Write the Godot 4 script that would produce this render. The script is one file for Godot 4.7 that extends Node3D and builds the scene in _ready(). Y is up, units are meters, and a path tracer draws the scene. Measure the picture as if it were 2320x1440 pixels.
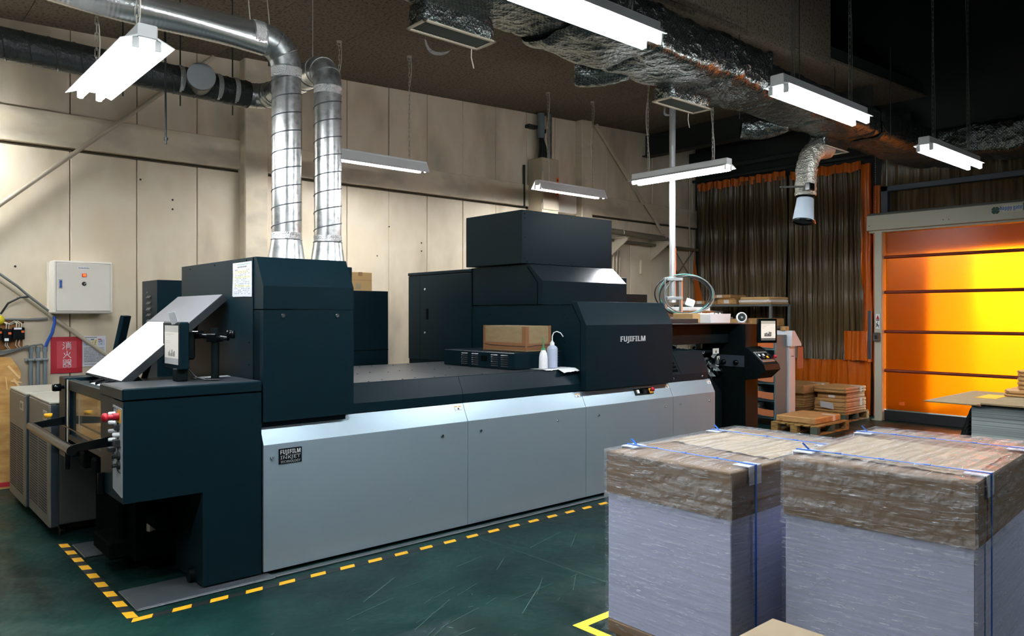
extends Node3D
# A print shop: a long black and silver press, ducts, strip lamps and wrapped paper stacks.
const EYE := 1.6
const WZ := -8.45      # the long wall behind the press
const FZ := -4.46      # the front face of the press
var M := {}
var used := {}
var rng := RandomNumberGenerator.new()

# ---------------------------------------------------------------- mesh helpers
func mb() -> SurfaceTool:
	var s := SurfaceTool.new()
	s.begin(Mesh.PRIMITIVE_TRIANGLES)
	s.set_smooth_group(-1)
	return s

func tri(s: SurfaceTool, a: Vector3, b: Vector3, c: Vector3) -> void:   # counter-clockwise from outside
	s.add_vertex(a); s.add_vertex(c); s.add_vertex(b)

func quad(s: SurfaceTool, a: Vector3, b: Vector3, c: Vector3, d: Vector3) -> void:
	tri(s, a, b, c); tri(s, a, c, d)

func quad_uv(s: SurfaceTool, a: Vector3, b: Vector3, c: Vector3, d: Vector3) -> void:   # a lower left, b lower right, c upper right, d upper left
	var p := [a, c, b, a, d, c]
	var t := [Vector2(0, 1), Vector2(1, 0), Vector2(1, 1), Vector2(0, 1), Vector2(0, 0), Vector2(1, 0)]
	for i in 6:
		s.set_uv(t[i]); s.add_vertex(p[i])

func bxr(s: SurfaceTool, xf: Transform3D, size: Vector3, bev := 0.0) -> void:
	var h := size * 0.5
	s.set_smooth_group(-1)
	var b: float = minf(bev, minf(h.x, minf(h.y, h.z)) * 0.9)
	for ax in 3:
		for sg in [-1.0, 1.0]:
			var u := (ax + 1) % 3
			var v := (ax + 2) % 3
			var q := []
			for k in [[-1, -1], [1, -1], [1, 1], [-1, 1]]:
				var p := Vector3.ZERO
				p[ax] = h[ax] * sg
				p[u] = (h[u] - b) * k[0] * sg
				p[v] = (h[v] - b) * k[1]
				q.append(xf * p)
			quad(s, q[0], q[1], q[2], q[3])
	if b <= 0.0:
		return
	for ax in 3:      # edge chamfers along ax
		var u := (ax + 1) % 3
		var v := (ax + 2) % 3
		for su in [-1.0, 1.0]:
			for sv in [-1.0, 1.0]:
				var q := []
				for k in [[-1, 0], [1, 0], [1, 1], [-1, 1]]:
					var p := Vector3.ZERO
					p[ax] = (h[ax] - b) * k[0]
					p[u] = (h[u] - (b if k[1] else 0.0)) * su
					p[v] = (h[v] - (0.0 if k[1] else b)) * sv
					q.append(xf * p)
				if su * sv > 0:
					quad(s, q[3], q[2], q[1], q[0])
				else:
					quad(s, q[0], q[1], q[2], q[3])
	for sx in [-1.0, 1.0]:
		for sy in [-1.0, 1.0]:
			for sz in [-1.0, 1.0]:
				var sg := Vector3(sx, sy, sz)
				var p0 := xf * (Vector3(h.x, h.y - b, h.z - b) * sg)
				var p1 := xf * (Vector3(h.x - b, h.y, h.z - b) * sg)
				var p2 := xf * (Vector3(h.x - b, h.y - b, h.z) * sg)
				if sx * sy * sz > 0:
					tri(s, p0, p1, p2)
				else:
					tri(s, p0, p2, p1)

func bx(s: SurfaceTool, lo: Vector3, hi: Vector3, bev := 0.0) -> void:
	bxr(s, Transform3D(Basis(), (lo + hi) * 0.5), hi - lo, bev)

func box(lo: Vector3, hi: Vector3, bev := 0.0) -> SurfaceTool:
	var s := mb()
	bx(s, lo, hi, bev)
	return s

func bar(s: SurfaceTool, a: Vector3, b: Vector3, w: float, h: float, bev := 0.0, up := Vector3.UP) -> void:   # a box-section bar from a to b
	var d := (b - a).normalized()
	if absf(d.dot(up)) > 0.98:
		up = Vector3.RIGHT
	var x := up.cross(d).normalized()
	bxr(s, Transform3D(Basis(x, d.cross(x), d), (a + b) * 0.5), Vector3(w, h, a.distance_to(b)), bev)

func at_axis(axis: String, p: Vector2, t: float) -> Vector3:
	match axis:
		"x": return Vector3(t, p.y, p.x)     # outline in (z, y)
		"y": return Vector3(p.x, t, p.y)     # outline in (x, z)
	return Vector3(p.x, p.y, t)              # outline in (x, y)

func prism(s: SurfaceTool, pts: Array, axis: String, a: float, b: float) -> void:
	s.set_smooth_group(-1)
	var poly := PackedVector2Array(pts)
	if Geometry2D.is_polygon_clockwise(poly):
		poly.reverse()
	var area := 0.0
	for i in poly.size():
		area += poly[i].cross(poly[(i + 1) % poly.size()])
	if area < 0:
		poly.reverse()
	var flip := axis != "z"
	var idx := Geometry2D.triangulate_polygon(poly)
	var i := 0
	while i < idx.size():
		var q := [poly[idx[i]], poly[idx[i + 1]], poly[idx[i + 2]]]
		if (q[1] - q[0]).cross(q[2] - q[0]) < 0:
			q.reverse()
		if flip:
			q.reverse()
		tri(s, at_axis(axis, q[0], b), at_axis(axis, q[1], b), at_axis(axis, q[2], b))
		tri(s, at_axis(axis, q[0], a), at_axis(axis, q[2], a), at_axis(axis, q[1], a))
		i += 3
	for k in poly.size():
		var p: Vector2 = poly[k]
		var r: Vector2 = poly[(k + 1) % poly.size()]
		if flip:
			var t := p; p = r; r = t
		quad(s, at_axis(axis, p, a), at_axis(axis, r, a), at_axis(axis, r, b), at_axis(axis, p, b))

func pris(pts: Array, axis: String, a: float, b: float) -> SurfaceTool:
	var s := mb()
	prism(s, pts, axis, a, b)
	return s

func tube(s: SurfaceTool, pts: Array, r, seg := 10, caps := true, closed := false) -> void:   # r: a number or one per point
	var n := pts.size()
	var rings := []
	var up := Vector3.ZERO
	for i in n:
		var d: Vector3
		if closed:
			d = (pts[(i + 1) % n] - pts[(i + n - 1) % n]).normalized()
		else:
			d = (pts[mini(i + 1, n - 1)] - pts[maxi(i - 1, 0)]).normalized()
		if i == 0:
			up = Vector3.UP if absf(d.y) < 0.9 else Vector3.RIGHT
		var x := up.cross(d).normalized()
		up = d.cross(x).normalized()
		var ring := []
		var rr: float = r[i] if r is Array else r
		for k in seg:
			var a := TAU * k / seg
			ring.append(pts[i] + (x * cos(a) + up * sin(a)) * rr)
		rings.append(ring)
	s.set_smooth_group(1)
	for i in (n if closed else n - 1):
		var p: Array = rings[i]
		var q: Array = rings[(i + 1) % n]
		for k in seg:
			var k2 := (k + 1) % seg
			quad(s, p[k], p[k2], q[k2], q[k])
	s.set_smooth_group(-1)
	if caps and not closed:
		for k in range(1, seg - 1):
			tri(s, rings[0][0], rings[0][k + 1], rings[0][k])
			tri(s, rings[n - 1][0], rings[n - 1][k], rings[n - 1][k + 1])

func tub(pts: Array, r, seg := 10, caps := true, closed := false) -> SurfaceTool:
	var s := mb()
	tube(s, pts, r, seg, caps, closed)
	return s

func lathe(s: SurfaceTool, c: Vector3, prof: Array, seg := 20, dir := Vector3.UP, sharp := false) -> void:   # prof: [radius, height] pairs
	var up := Vector3.UP if absf(dir.y) < 0.9 else Vector3.BACK
	var x := up.cross(dir).normalized()
	var y := dir.cross(x).normalized()
	s.set_smooth_group(-1 if sharp else 1)
	for i in prof.size() - 1:
		if not sharp:
			s.set_smooth_group(i + 1 if prof[i].size() > 2 else 1)
		for k in seg:
			var a := TAU * k / seg
			var b := TAU * (k + 1) / seg
			var d0 := x * cos(a) + y * sin(a)
			var d1 := x * cos(b) + y * sin(b)
			var p0: Vector3 = c + d0 * prof[i][0] + dir * prof[i][1]
			var p1: Vector3 = c + d1 * prof[i][0] + dir * prof[i][1]
			var q0: Vector3 = c + d0 * prof[i + 1][0] + dir * prof[i + 1][1]
			var q1: Vector3 = c + d1 * prof[i + 1][0] + dir * prof[i + 1][1]
			if prof[i][0] > 0.0001:
				tri(s, p0, p1, q1)
			if prof[i + 1][0] > 0.0001:
				tri(s, p0, q1, q0)
	s.set_smooth_group(-1)

func grid(s: SurfaceTool, nu: int, nv: int, fn: Callable, group := 1) -> void:   # fn(u, v) -> Vector3
	s.set_smooth_group(group)
	for i in nu:
		for j in nv:
			var c := []
			for k in [[0, 0], [1, 0], [1, 1], [0, 1]]:
				c.append(Vector2(float(i + k[0]) / nu, float(j + k[1]) / nv))
			for k in [0, 2, 1, 0, 3, 2]:
				s.set_uv(c[k]); s.add_vertex(fn.call(c[k].x, c[k].y))
	s.set_smooth_group(-1)

func arc(c: Vector3, a: Vector3, b: Vector3, from: float, to: float, n: int) -> Array:
	var out := []
	for i in n + 1:
		var t := lerpf(from, to, float(i) / n)
		out.append(c + a * cos(t) + b * sin(t))
	return out

# ---------------------------------------------------------------- scene helpers
func numbered(n: String) -> String:
	if not used.has(n):
		used[n] = 0
		return n
	used[n] += 1
	return "%s_%03d" % [n, used[n]]

func thing(called: String, label: String, category: String, at := Vector3.ZERO, group := "") -> Node3D:
	var o := Node3D.new()
	o.name = numbered(called)
	add_child(o)
	o.position = at
	tag(o, label, category, group)
	return o

func tag(o: Node, label: String, category: String, group := "") -> Node:
	o.set_meta("label", label)
	o.set_meta("category", category)
	if group:
		o.set_meta("group", group)
	return o

func away(o: Node) -> Vector3:
	var p := Vector3.ZERO
	while o is Node3D and o != self:
		p += o.position
		o = o.get_parent()
	return p

func put(called: String, s, material: Material, parent: Node = self, tangents := false) -> MeshInstance3D:   # world coordinates
	var m := MeshInstance3D.new()
	if s is SurfaceTool:
		s.generate_normals()
		if tangents:
			s.generate_tangents()
		m.mesh = s.commit()
	else:
		m.mesh = s
	m.material_override = material
	if parent == self:
		m.name = numbered(called)
		add_child(m)
	else:
		m.name = called
		m.position = -away(parent)
		parent.add_child(m, true)
	return m

func struct(called: String, s, material: Material, parent: Node = self) -> MeshInstance3D:
	var m := put(called, s, material, parent)
	if parent == self:
		m.set_meta("kind", "structure")
	return m

func lettering(called: String, what: String, xf: Transform3D, width: float, height: float, material: Material, parent: Node, depth := 0.002, weight := 700) -> MeshInstance3D:   # letters fitted into width x height round xf's origin
	var t := TextMesh.new()
	var f := SystemFont.new()
	f.font_names = PackedStringArray(["Droid Sans"])
	f.font_weight = weight
	t.font = f
	t.text = what
	t.font_size = 64
	t.pixel_size = 0.01
	t.depth = 0.1
	t.curve_step = 2.0
	var b := t.get_aabb()
	var m := MeshInstance3D.new()
	m.name = called
	m.mesh = t
	m.material_override = material
	var k := Vector3(width / b.size.x, height / b.size.y, depth / 0.1)
	var mid := b.get_center()
	m.transform = Transform3D(xf.basis * Basis.from_scale(k), xf.origin - xf.basis * (mid * k) - away(parent))
	parent.add_child(m, true)
	return m

const FACE_LEFT := Basis(Vector3(0, 0, 1), Vector3(0, 1, 0), Vector3(-1, 0, 0))   # lettering that looks towards -x

# ---------------------------------------------------------------- materials
func mat(key: String, c: Color, rough := 0.7, metal := 0.0) -> StandardMaterial3D:
	var m := StandardMaterial3D.new()
	m.resource_name = key
	m.albedo_color = c
	m.roughness = rough
	m.metallic = metal
	M[key] = m
	return m

func hexc(h: String) -> Color:
	return Color.html(h)

func ntex(freq: float, stops: Array, size := 512, seed_ := 1, octaves := 4, kind := FastNoiseLite.TYPE_SIMPLEX_SMOOTH, normal := 0.0, warp := 0.0, ridged := false) -> NoiseTexture2D:
	var n := FastNoiseLite.new()
	if ridged:
		n.fractal_type = FastNoiseLite.FRACTAL_RIDGED
	n.noise_type = kind
	n.frequency = freq
	n.seed = seed_
	n.fractal_octaves = octaves
	if warp > 0.0:
		n.domain_warp_enabled = true
		n.domain_warp_amplitude = warp
		n.domain_warp_frequency = freq * 0.7
	var t := NoiseTexture2D.new()
	t.width = size
	t.height = size
	t.seamless = true
	t.noise = n
	if normal > 0.0:
		t.as_normal_map = true
		t.bump_strength = normal
	elif stops:
		var g := Gradient.new()
		var off := PackedFloat32Array()
		var col := PackedColorArray()
		for st in stops:
			off.append(st[0]); col.append(st[1])
		g.offsets = off
		g.colors = col
		t.color_ramp = g
	return t

func triplanar(m: StandardMaterial3D, scale: Vector3, world := true) -> StandardMaterial3D:
	m.uv1_triplanar = true
	m.uv1_world_triplanar = world
	m.uv1_scale = scale
	m.uv1_triplanar_sharpness = 4.0
	return m

func bumped(m: StandardMaterial3D, t: Texture2D, strength: float) -> void:
	m.normal_enabled = true
	m.normal_texture = t
	m.normal_scale = strength

func g(v: float) -> Color:
	return Color(v, v, v)

func make_materials() -> void:
	var m: StandardMaterial3D
	# concrete wall panels, stained lightly
	m = mat("panel", hexc("e0d2ba"), 0.85)
	m.albedo_texture = ntex(0.006, [[0.0, g(0.8)], [0.35, Color(0.95, 0.94, 0.92)], [0.6, g(1.0)], [1.0, Color(0.97, 0.95, 0.92)]], 512, 4, 5)
	triplanar(m, Vector3(0.35, 0.16, 0.35))
	m = mat("joint", hexc("57503f"), 0.9)
	m = mat("girt", hexc("dccfb6"), 0.8)
	m.albedo_texture = ntex(0.008, [[0.0, g(0.86)], [0.5, g(1.0)], [1.0, Color(0.97, 0.95, 0.91)]], 512, 9, 5)
	triplanar(m, Vector3(0.3, 0.5, 0.3))
	m = mat("ceiling", hexc("72685a"), 0.95)
	m.albedo_texture = ntex(0.05, [[0.0, g(0.45)], [0.32, g(0.8)], [0.5, g(1.0)], [1.0, g(0.92)]], 512, 2, 4)
	triplanar(m, Vector3(0.9, 0.9, 0.9))
	m = mat("dark_ceiling", hexc("141f1d"), 0.9)
	m = mat("steel_dark", hexc("1d2726"), 0.6)
	m = mat("steel_blue", hexc("35414a"), 0.5)
	m = mat("rail_grey", hexc("4b4f48"), 0.6)
	# floor: worn green paint
	m = mat("floor", Color.WHITE, 0.45)
	m.metallic_specular = 0.28
	m.albedo_texture = ntex(0.004, [[0.0, hexc("091c1a")], [0.45, hexc("0d2825")], [0.7, hexc("102e2a")], [1.0, hexc("1a3a34")]], 1024, 7, 6, FastNoiseLite.TYPE_SIMPLEX_SMOOTH, 0.0, 30.0)
	triplanar(m, Vector3(0.22, 0.22, 0.22))
	m.roughness_texture = ntex(0.01, [[0.0, g(0.6)], [0.5, g(0.85)], [1.0, g(1.0)]], 512, 12, 5)
	bumped(m, ntex(0.03, [], 512, 14, 4, FastNoiseLite.TYPE_SIMPLEX_SMOOTH, 4.0), 0.25)
	mat("floor_joint", hexc("123530"), 0.8)
	mat("scuff", hexc("35544d"), 0.7)
	# press
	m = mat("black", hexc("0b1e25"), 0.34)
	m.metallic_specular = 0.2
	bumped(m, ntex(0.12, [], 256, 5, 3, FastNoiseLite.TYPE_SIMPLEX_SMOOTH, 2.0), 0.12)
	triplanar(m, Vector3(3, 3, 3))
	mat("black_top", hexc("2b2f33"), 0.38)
	mat("seam", hexc("070c0d"), 0.8).metallic_specular = 0.1
	mat("dark_plain", hexc("0c1415"), 0.5).metallic_specular = 0.2
	mat("gloss_black", hexc("0a0e10"), 0.2).metallic_specular = 0.35
	m = mat("silver", hexc("9cb0bb"), 0.36, 0.5)
	bumped(m, ntex(0.004, [], 256, 6, 2, FastNoiseLite.TYPE_SIMPLEX_SMOOTH, 6.0), 0.05)
	triplanar(m, Vector3(0.5, 0.5, 0.5))
	mat("chrome", hexc("d0d6d8"), 0.2, 1.0)
	mat("steel_bright", hexc("c2c8c8"), 0.32, 0.9)
	mat("white_metal", hexc("e9ecec"), 0.45)
	mat("cream", hexc("e6e0d3"), 0.5)
	mat("cream_dark", hexc("b5ab95"), 0.6)
	mat("panel_grey", hexc("9aa0a2"), 0.5)
	mat("lit_letters", hexc("d3d8da"), 0.35, 0.3)
	mat("white_plastic", hexc("f2f4f6"), 0.35)
	mat("paper", hexc("eef0f2"), 0.8)
	mat("red", hexc("ac0d24"), 0.5)
	mat("red_soft", hexc("c9464f"), 0.4)
	mat("yellow", hexc("f2b31b"), 0.55)
	mat("floor_yellow", hexc("e9d93b"), 0.6)
	mat("tape_black", hexc("12191a"), 0.55)
	mat("orange_part", hexc("e8631c"), 0.5)
	mat("blue_strap", hexc("1f6fd6"), 0.4)
	mat("blue_cable", hexc("1f4fa0"), 0.5)
	mat("cable_black", hexc("171b1c"), 0.45)
	mat("cable_grey", hexc("6a6d6a"), 0.5)
	mat("cable_white", hexc("dfd8c8"), 0.5)
	mat("green_nozzle", hexc("2f7a52"), 0.4)
	mat("pvc_grey", hexc("6f7b80"), 0.5)
	mat("pipe_cream", hexc("b9ae98"), 0.5)
	mat("pipe_olive", hexc("6f6a58"), 0.5)
	mat("pole", hexc("dfe4e6"), 0.28, 0.7)
	mat("chain", hexc("b9b6aa"), 0.4, 0.6)
	mat("rack_grey", hexc("5c625f"), 0.55)
	mat("teal_steel", hexc("4c6a72"), 0.5)
	mat("brown_band", hexc("a8623a"), 0.7)
	mat("white_post", hexc("d4d6da"), 0.45)
	mat("gate_frame", hexc("b9b7a5"), 0.5)
	mat("gate_bar", hexc("7a2a0c"), 0.6)
	mat("clover", hexc("0f4a3d"), 0.5)
	mat("gate_letters", hexc("3b6fc0"), 0.5)
	mat("ink", hexc("1c2022"), 0.7)
	mat("chiller", hexc("6f695d"), 0.5)
	mat("chiller_top", hexc("b5b3a6"), 0.35)
	mat("chiller_edge", hexc("26323a"), 0.45)
	mat("slot", hexc("171a18"), 0.8)
	mat("floor_plate", hexc("4d5357"), 0.45, 0.4)
	# galvanised and foil
	m = mat("galvanised", hexc("c9ccca"), 0.3, 0.95)
	m.albedo_texture = ntex(0.03, [[0.0, g(0.72)], [0.5, g(0.95)], [1.0, g(1.0)]], 256, 21, 3, FastNoiseLite.TYPE_CELLULAR)
	triplanar(m, Vector3(2, 2, 2))
	m = mat("elbow_metal", hexc("a9aeac"), 0.38, 0.9)
	m.albedo_texture = M["galvanised"].albedo_texture
	triplanar(m, Vector3(3, 3, 3))
	m = mat("flex_foil", hexc("d4d6d4"), 0.27, 0.95)
	m = mat("foil_tape", hexc("e4e6e6"), 0.3, 0.9)
	bumped(m, ntex(0.05, [], 256, 23, 4, FastNoiseLite.TYPE_SIMPLEX_SMOOTH, 12.0), 1.0)
	triplanar(m, Vector3(6, 6, 6))
	m = mat("black_duct", hexc("2a302e"), 0.42, 0.1)
	m.albedo_texture = ntex(0.09, [[0.0, g(1.0)], [0.66, g(0.95)], [0.8, g(2.2)], [1.0, g(3.0)]], 512, 31, 4)
	triplanar(m, Vector3(1.3, 1.3, 1.3))
	bumped(m, ntex(0.06, [], 256, 32, 4, FastNoiseLite.TYPE_SIMPLEX_SMOOTH, 5.0), 0.5)
	# foil lagging under chicken wire
	m = mat("lagging", hexc("7c8480"), 0.27, 0.92)
	m.albedo_texture = wire_image()
	triplanar(m, Vector3(1.25, 1.25, 1.25))
	bumped(m, ntex(0.007, [], 512, 41, 5, FastNoiseLite.TYPE_SIMPLEX, 14.0, 25.0, true), 0.8)
	m = mat("foil_hose", hexc("c9c8bd"), 0.3, 0.9)
	bumped(m, ntex(0.012, [], 512, 43, 5, FastNoiseLite.TYPE_SIMPLEX, 22.0, 16.0, true), 1.0)
	triplanar(m, Vector3(3, 3, 3))
	# paper goods
	m = mat("carton", hexc("8f7a58"), 0.85)
	m.albedo_texture = ntex(0.02, [[0.0, g(0.9)], [1.0, g(1.0)]], 256, 51, 4)
	triplanar(m, Vector3(1.5, 6, 1.5))
	m = mat("carton_pale", hexc("cfa870"), 0.85)
	m = mat("carton_band", hexc("7d5230"), 0.55)
	m = mat("kraft", hexc("b98d57"), 0.6)
	m.albedo_texture = ntex(0.012, [[0.0, g(0.86)], [0.5, g(1.0)], [1.0, g(0.94)]], 256, 52, 4)
	triplanar(m, Vector3(1.2, 1.2, 1.2))
	bumped(m, ntex(0.012, [], 256, 53, 4, FastNoiseLite.TYPE_SIMPLEX_SMOOTH, 8.0), 0.35)
	m = mat("kraft_pale", hexc("ad9a7d"), 0.75)
	bumped(m, ntex(0.006, [], 256, 54, 3, FastNoiseLite.TYPE_SIMPLEX_SMOOTH, 6.0), 0.3)
	triplanar(m, Vector3(1.0, 1.0, 1.0))
	m = mat("cap_board", hexc("7f6446"), 0.7)
	m = mat("sheets", Color.WHITE, 0.75)
	m.albedo_texture = layer_image([hexc("bcc0da"), hexc("c4c8e2"), hexc("c0c4de"), hexc("c8cce6")], 128, 3)
	triplanar(m, Vector3(1, 2.2, 1))
	m = mat("sheets_grey", Color.WHITE, 0.8)
	m.albedo_texture = layer_image([hexc("8f9896"), hexc("a9b3b0"), hexc("9ba5a2"), hexc("bcc5c1"), hexc("7c8583")], 128, 5)
	triplanar(m, Vector3(1, 1.6, 1))
	# stretch film: clear and glossy, milky where layers gather; white streaks paint creases and lamp glints
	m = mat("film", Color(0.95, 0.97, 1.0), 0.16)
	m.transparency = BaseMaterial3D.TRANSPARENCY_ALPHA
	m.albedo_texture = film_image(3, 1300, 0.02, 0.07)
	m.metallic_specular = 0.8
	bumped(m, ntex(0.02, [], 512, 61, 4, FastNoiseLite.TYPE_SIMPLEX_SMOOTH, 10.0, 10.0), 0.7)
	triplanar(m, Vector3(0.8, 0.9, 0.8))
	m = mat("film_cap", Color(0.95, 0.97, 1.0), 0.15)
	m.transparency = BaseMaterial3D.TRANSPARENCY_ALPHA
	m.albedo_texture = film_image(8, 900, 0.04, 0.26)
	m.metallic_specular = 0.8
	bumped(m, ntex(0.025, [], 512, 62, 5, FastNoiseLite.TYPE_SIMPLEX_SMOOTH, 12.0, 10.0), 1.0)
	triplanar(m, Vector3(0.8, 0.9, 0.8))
	m = mat("clear_plastic", Color(0.9, 0.93, 0.95, 0.15), 0.12)
	m.transparency = BaseMaterial3D.TRANSPARENCY_ALPHA
	m = mat("glass", Color(0.8, 0.8, 0.75, 0.1), 0.03)
	m.transparency = BaseMaterial3D.TRANSPARENCY_ALPHA
	m = mat("bottle_clear", hexc("c9d4ea"), 0.3)
	m.backlight_enabled = true
	m.backlight = g(0.6)
	# wood
	m = mat("plywood", Color.WHITE, 0.75)
	m.albedo_texture = ntex(0.012, [[0.0, hexc("a9773f")], [0.4, hexc("c4934f")], [0.7, hexc("d3a561")], [1.0, hexc("dcb476")]], 512, 71, 5, FastNoiseLite.TYPE_SIMPLEX_SMOOTH, 0.0, 20.0)
	triplanar(m, Vector3(0.5, 1.6, 0.5))
	m = mat("splinter", hexc("ecc48c"), 0.9)
	m = mat("pallet_wood", hexc("9a7740"), 0.85)
	m.albedo_texture = ntex(0.02, [[0.0, g(0.6)], [0.5, g(0.95)], [1.0, g(1.0)]], 256, 72, 4)
	triplanar(m, Vector3(1.0, 5, 1.0))
	m = mat("pallet_dark", hexc("3d4a3c"), 0.85)
	# curtains and the orange gate
	m = mat("curtain", hexc("5d4d33"), 0.36)
	m.albedo_texture = ntex(0.02, [[0.0, g(0.55)], [0.5, g(0.95)], [1.0, g(1.15)]], 256, 81, 4)
	triplanar(m, Vector3(1, 0.1, 2.5))
	bumped(m, mesh_weave(), 0.35)
	m.backlight_enabled = true
	m.backlight = Color(0.1, 0.07, 0.03)
	m = mat("orange_vinyl", hexc("cf660b"), 0.32)
	m.backlight_enabled = true
	m.backlight = Color(0.7, 0.33, 0.05)
	m = mat("orange_sheet", Color(1.0, 0.5, 0.02, 0.0), 0.25)     # tinted vinyl that blurs what lies behind
	m.refraction_enabled = true
	m.refraction_scale = 0.03
	m.backlight_enabled = true
	m.backlight = Color(0.28, 0.12, 0.01)
	m = mat("plate_white", hexc("f4f6f6"), 0.35)
	mat("yard", hexc("b9b6ac"), 0.9)
	mat("added_outside", hexc("e2dfd4"), 0.9)  # for the wall and lintel added beyond the gate
	mat("seam_metal", hexc("62676a"), 0.5, 0.6)
	mat("table_grey", hexc("66676c"), 0.5)
	mat("teal_cable", hexc("5f9c93"), 0.4)
	mat("cabinet_beige", hexc("b3a78f"), 0.55)
	mat("plywood_dark", hexc("8a5a2b"), 0.75)
	mat("yellow_dull", hexc("d8c21f"), 0.5)
	mat("chiller_case", hexc("3d403d"), 0.5)
	mat("kraft_tape", hexc("a07a4c"), 0.4)
	mat("ribbed", hexc("8e9aa4"), 0.6)
	mat("header_shine", hexc("c6c6b6"), 0.35)
	mat("dark_brown", hexc("2c211d"), 0.7)
	mat("label_paper", hexc("d9d4cf"), 0.7)
	mat("orange_brown", hexc("b85a22"), 0.7)
	mat("white_wrap", hexc("e3ddd6"), 0.4)
	mat("guard", hexc("c9ced9"), 0.4)
	mat("curl_grey", hexc("8b938f"), 0.8)
	mat("bevel_gloss", hexc("20282e"), 0.24)
	m = mat("display_glow", Color.WHITE, 0.3)
	m.emission_enabled = true
	m.emission = Color(0.9, 0.95, 1.0)
	m.emission_energy_multiplier = 1.0
	# lamp parts
	m = mat("tube_glow", Color.WHITE, 0.4)
	m.emission_enabled = true
	m.emission = Color(0.97, 0.985, 1.0)
	m.emission_energy_multiplier = 66.0
	m = mat("signal_red", hexc("ff6a20"), 0.3)
	m.emission_enabled = true
	m.emission = hexc("ff4a14")
	m.emission_energy_multiplier = 1.6

func wire_image() -> ImageTexture:      # hexagonal wire netting over foil
	var n := 512
	var im := Image.create(n, n, false, Image.FORMAT_RGB8)
	var w := n / 24.0
	var h := n / 42.0
	for y in n:
		for x in n:
			var best := 1e9
			var second := 1e9
			for r in range(int(y / h) - 1, int(y / h) + 3):
				for c in range(int(x / w) - 1, int(x / w) + 3):
					var cx := (c + (0.5 if posmod(r, 2) == 1 else 0.0)) * w
					var d := Vector2((x - cx) * 1.0, (y - r * h) * 1.5).length()
					if d < best:
						second = best; best = d
					elif d < second:
						second = d
			var v := 0.45 if second - best < 3.0 else 1.0
			im.set_pixel(x, y, g(v))
	return ImageTexture.create_from_image(im)

func film_image(seed_: int, glint_dashes: int, low: float, high: float) -> ImageTexture:
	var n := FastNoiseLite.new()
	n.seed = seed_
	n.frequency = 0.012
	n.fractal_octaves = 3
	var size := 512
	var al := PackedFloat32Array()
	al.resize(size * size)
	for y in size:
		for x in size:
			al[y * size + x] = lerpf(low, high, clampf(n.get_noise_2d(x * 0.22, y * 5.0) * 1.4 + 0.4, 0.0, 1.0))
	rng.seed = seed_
	for i in glint_dashes:  # short white streaks painted as the glints and creases of the film
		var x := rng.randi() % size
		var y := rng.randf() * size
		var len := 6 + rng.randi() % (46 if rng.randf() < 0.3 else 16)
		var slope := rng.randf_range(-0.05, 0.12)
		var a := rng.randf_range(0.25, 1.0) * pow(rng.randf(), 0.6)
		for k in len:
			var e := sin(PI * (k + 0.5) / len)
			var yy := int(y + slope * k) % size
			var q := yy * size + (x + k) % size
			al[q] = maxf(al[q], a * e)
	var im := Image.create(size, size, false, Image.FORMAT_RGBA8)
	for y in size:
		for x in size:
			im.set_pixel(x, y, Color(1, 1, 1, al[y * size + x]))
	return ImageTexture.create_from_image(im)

func layer_image(cols: Array, rows: int, seed_: int) -> ImageTexture:
	rng.seed = seed_
	var im := Image.create(64, rows, false, Image.FORMAT_RGB8)
	for y in rows:
		var a: Color = cols[rng.randi() % cols.size()]
		for x in 64:
			im.set_pixel(x, y, a * (0.98 + 0.02 * sin(x * TAU / 64.0 + y)))
	return ImageTexture.create_from_image(im)

func mesh_weave() -> ImageTexture:
	var im := Image.create(64, 64, false, Image.FORMAT_RGB8)
	for y in 64:
		for x in 64:
			im.set_pixel(x, y, Color(0.5 + 0.35 * sin(x * TAU / 8.0), 0.5 + 0.35 * sin(y * TAU / 8.0), 0.9))
	return ImageTexture.create_from_image(im)

func image_material(key: String, im: Image, rough := 0.6, glow := 0.0) -> StandardMaterial3D:
	var m := mat(key, Color.WHITE, rough)
	m.albedo_texture = ImageTexture.create_from_image(im)
	if glow > 0.0:
		m.emission_enabled = true
		m.emission_texture = m.albedo_texture
		m.emission = Color.BLACK
		m.emission_energy_multiplier = glow
	return m

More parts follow.
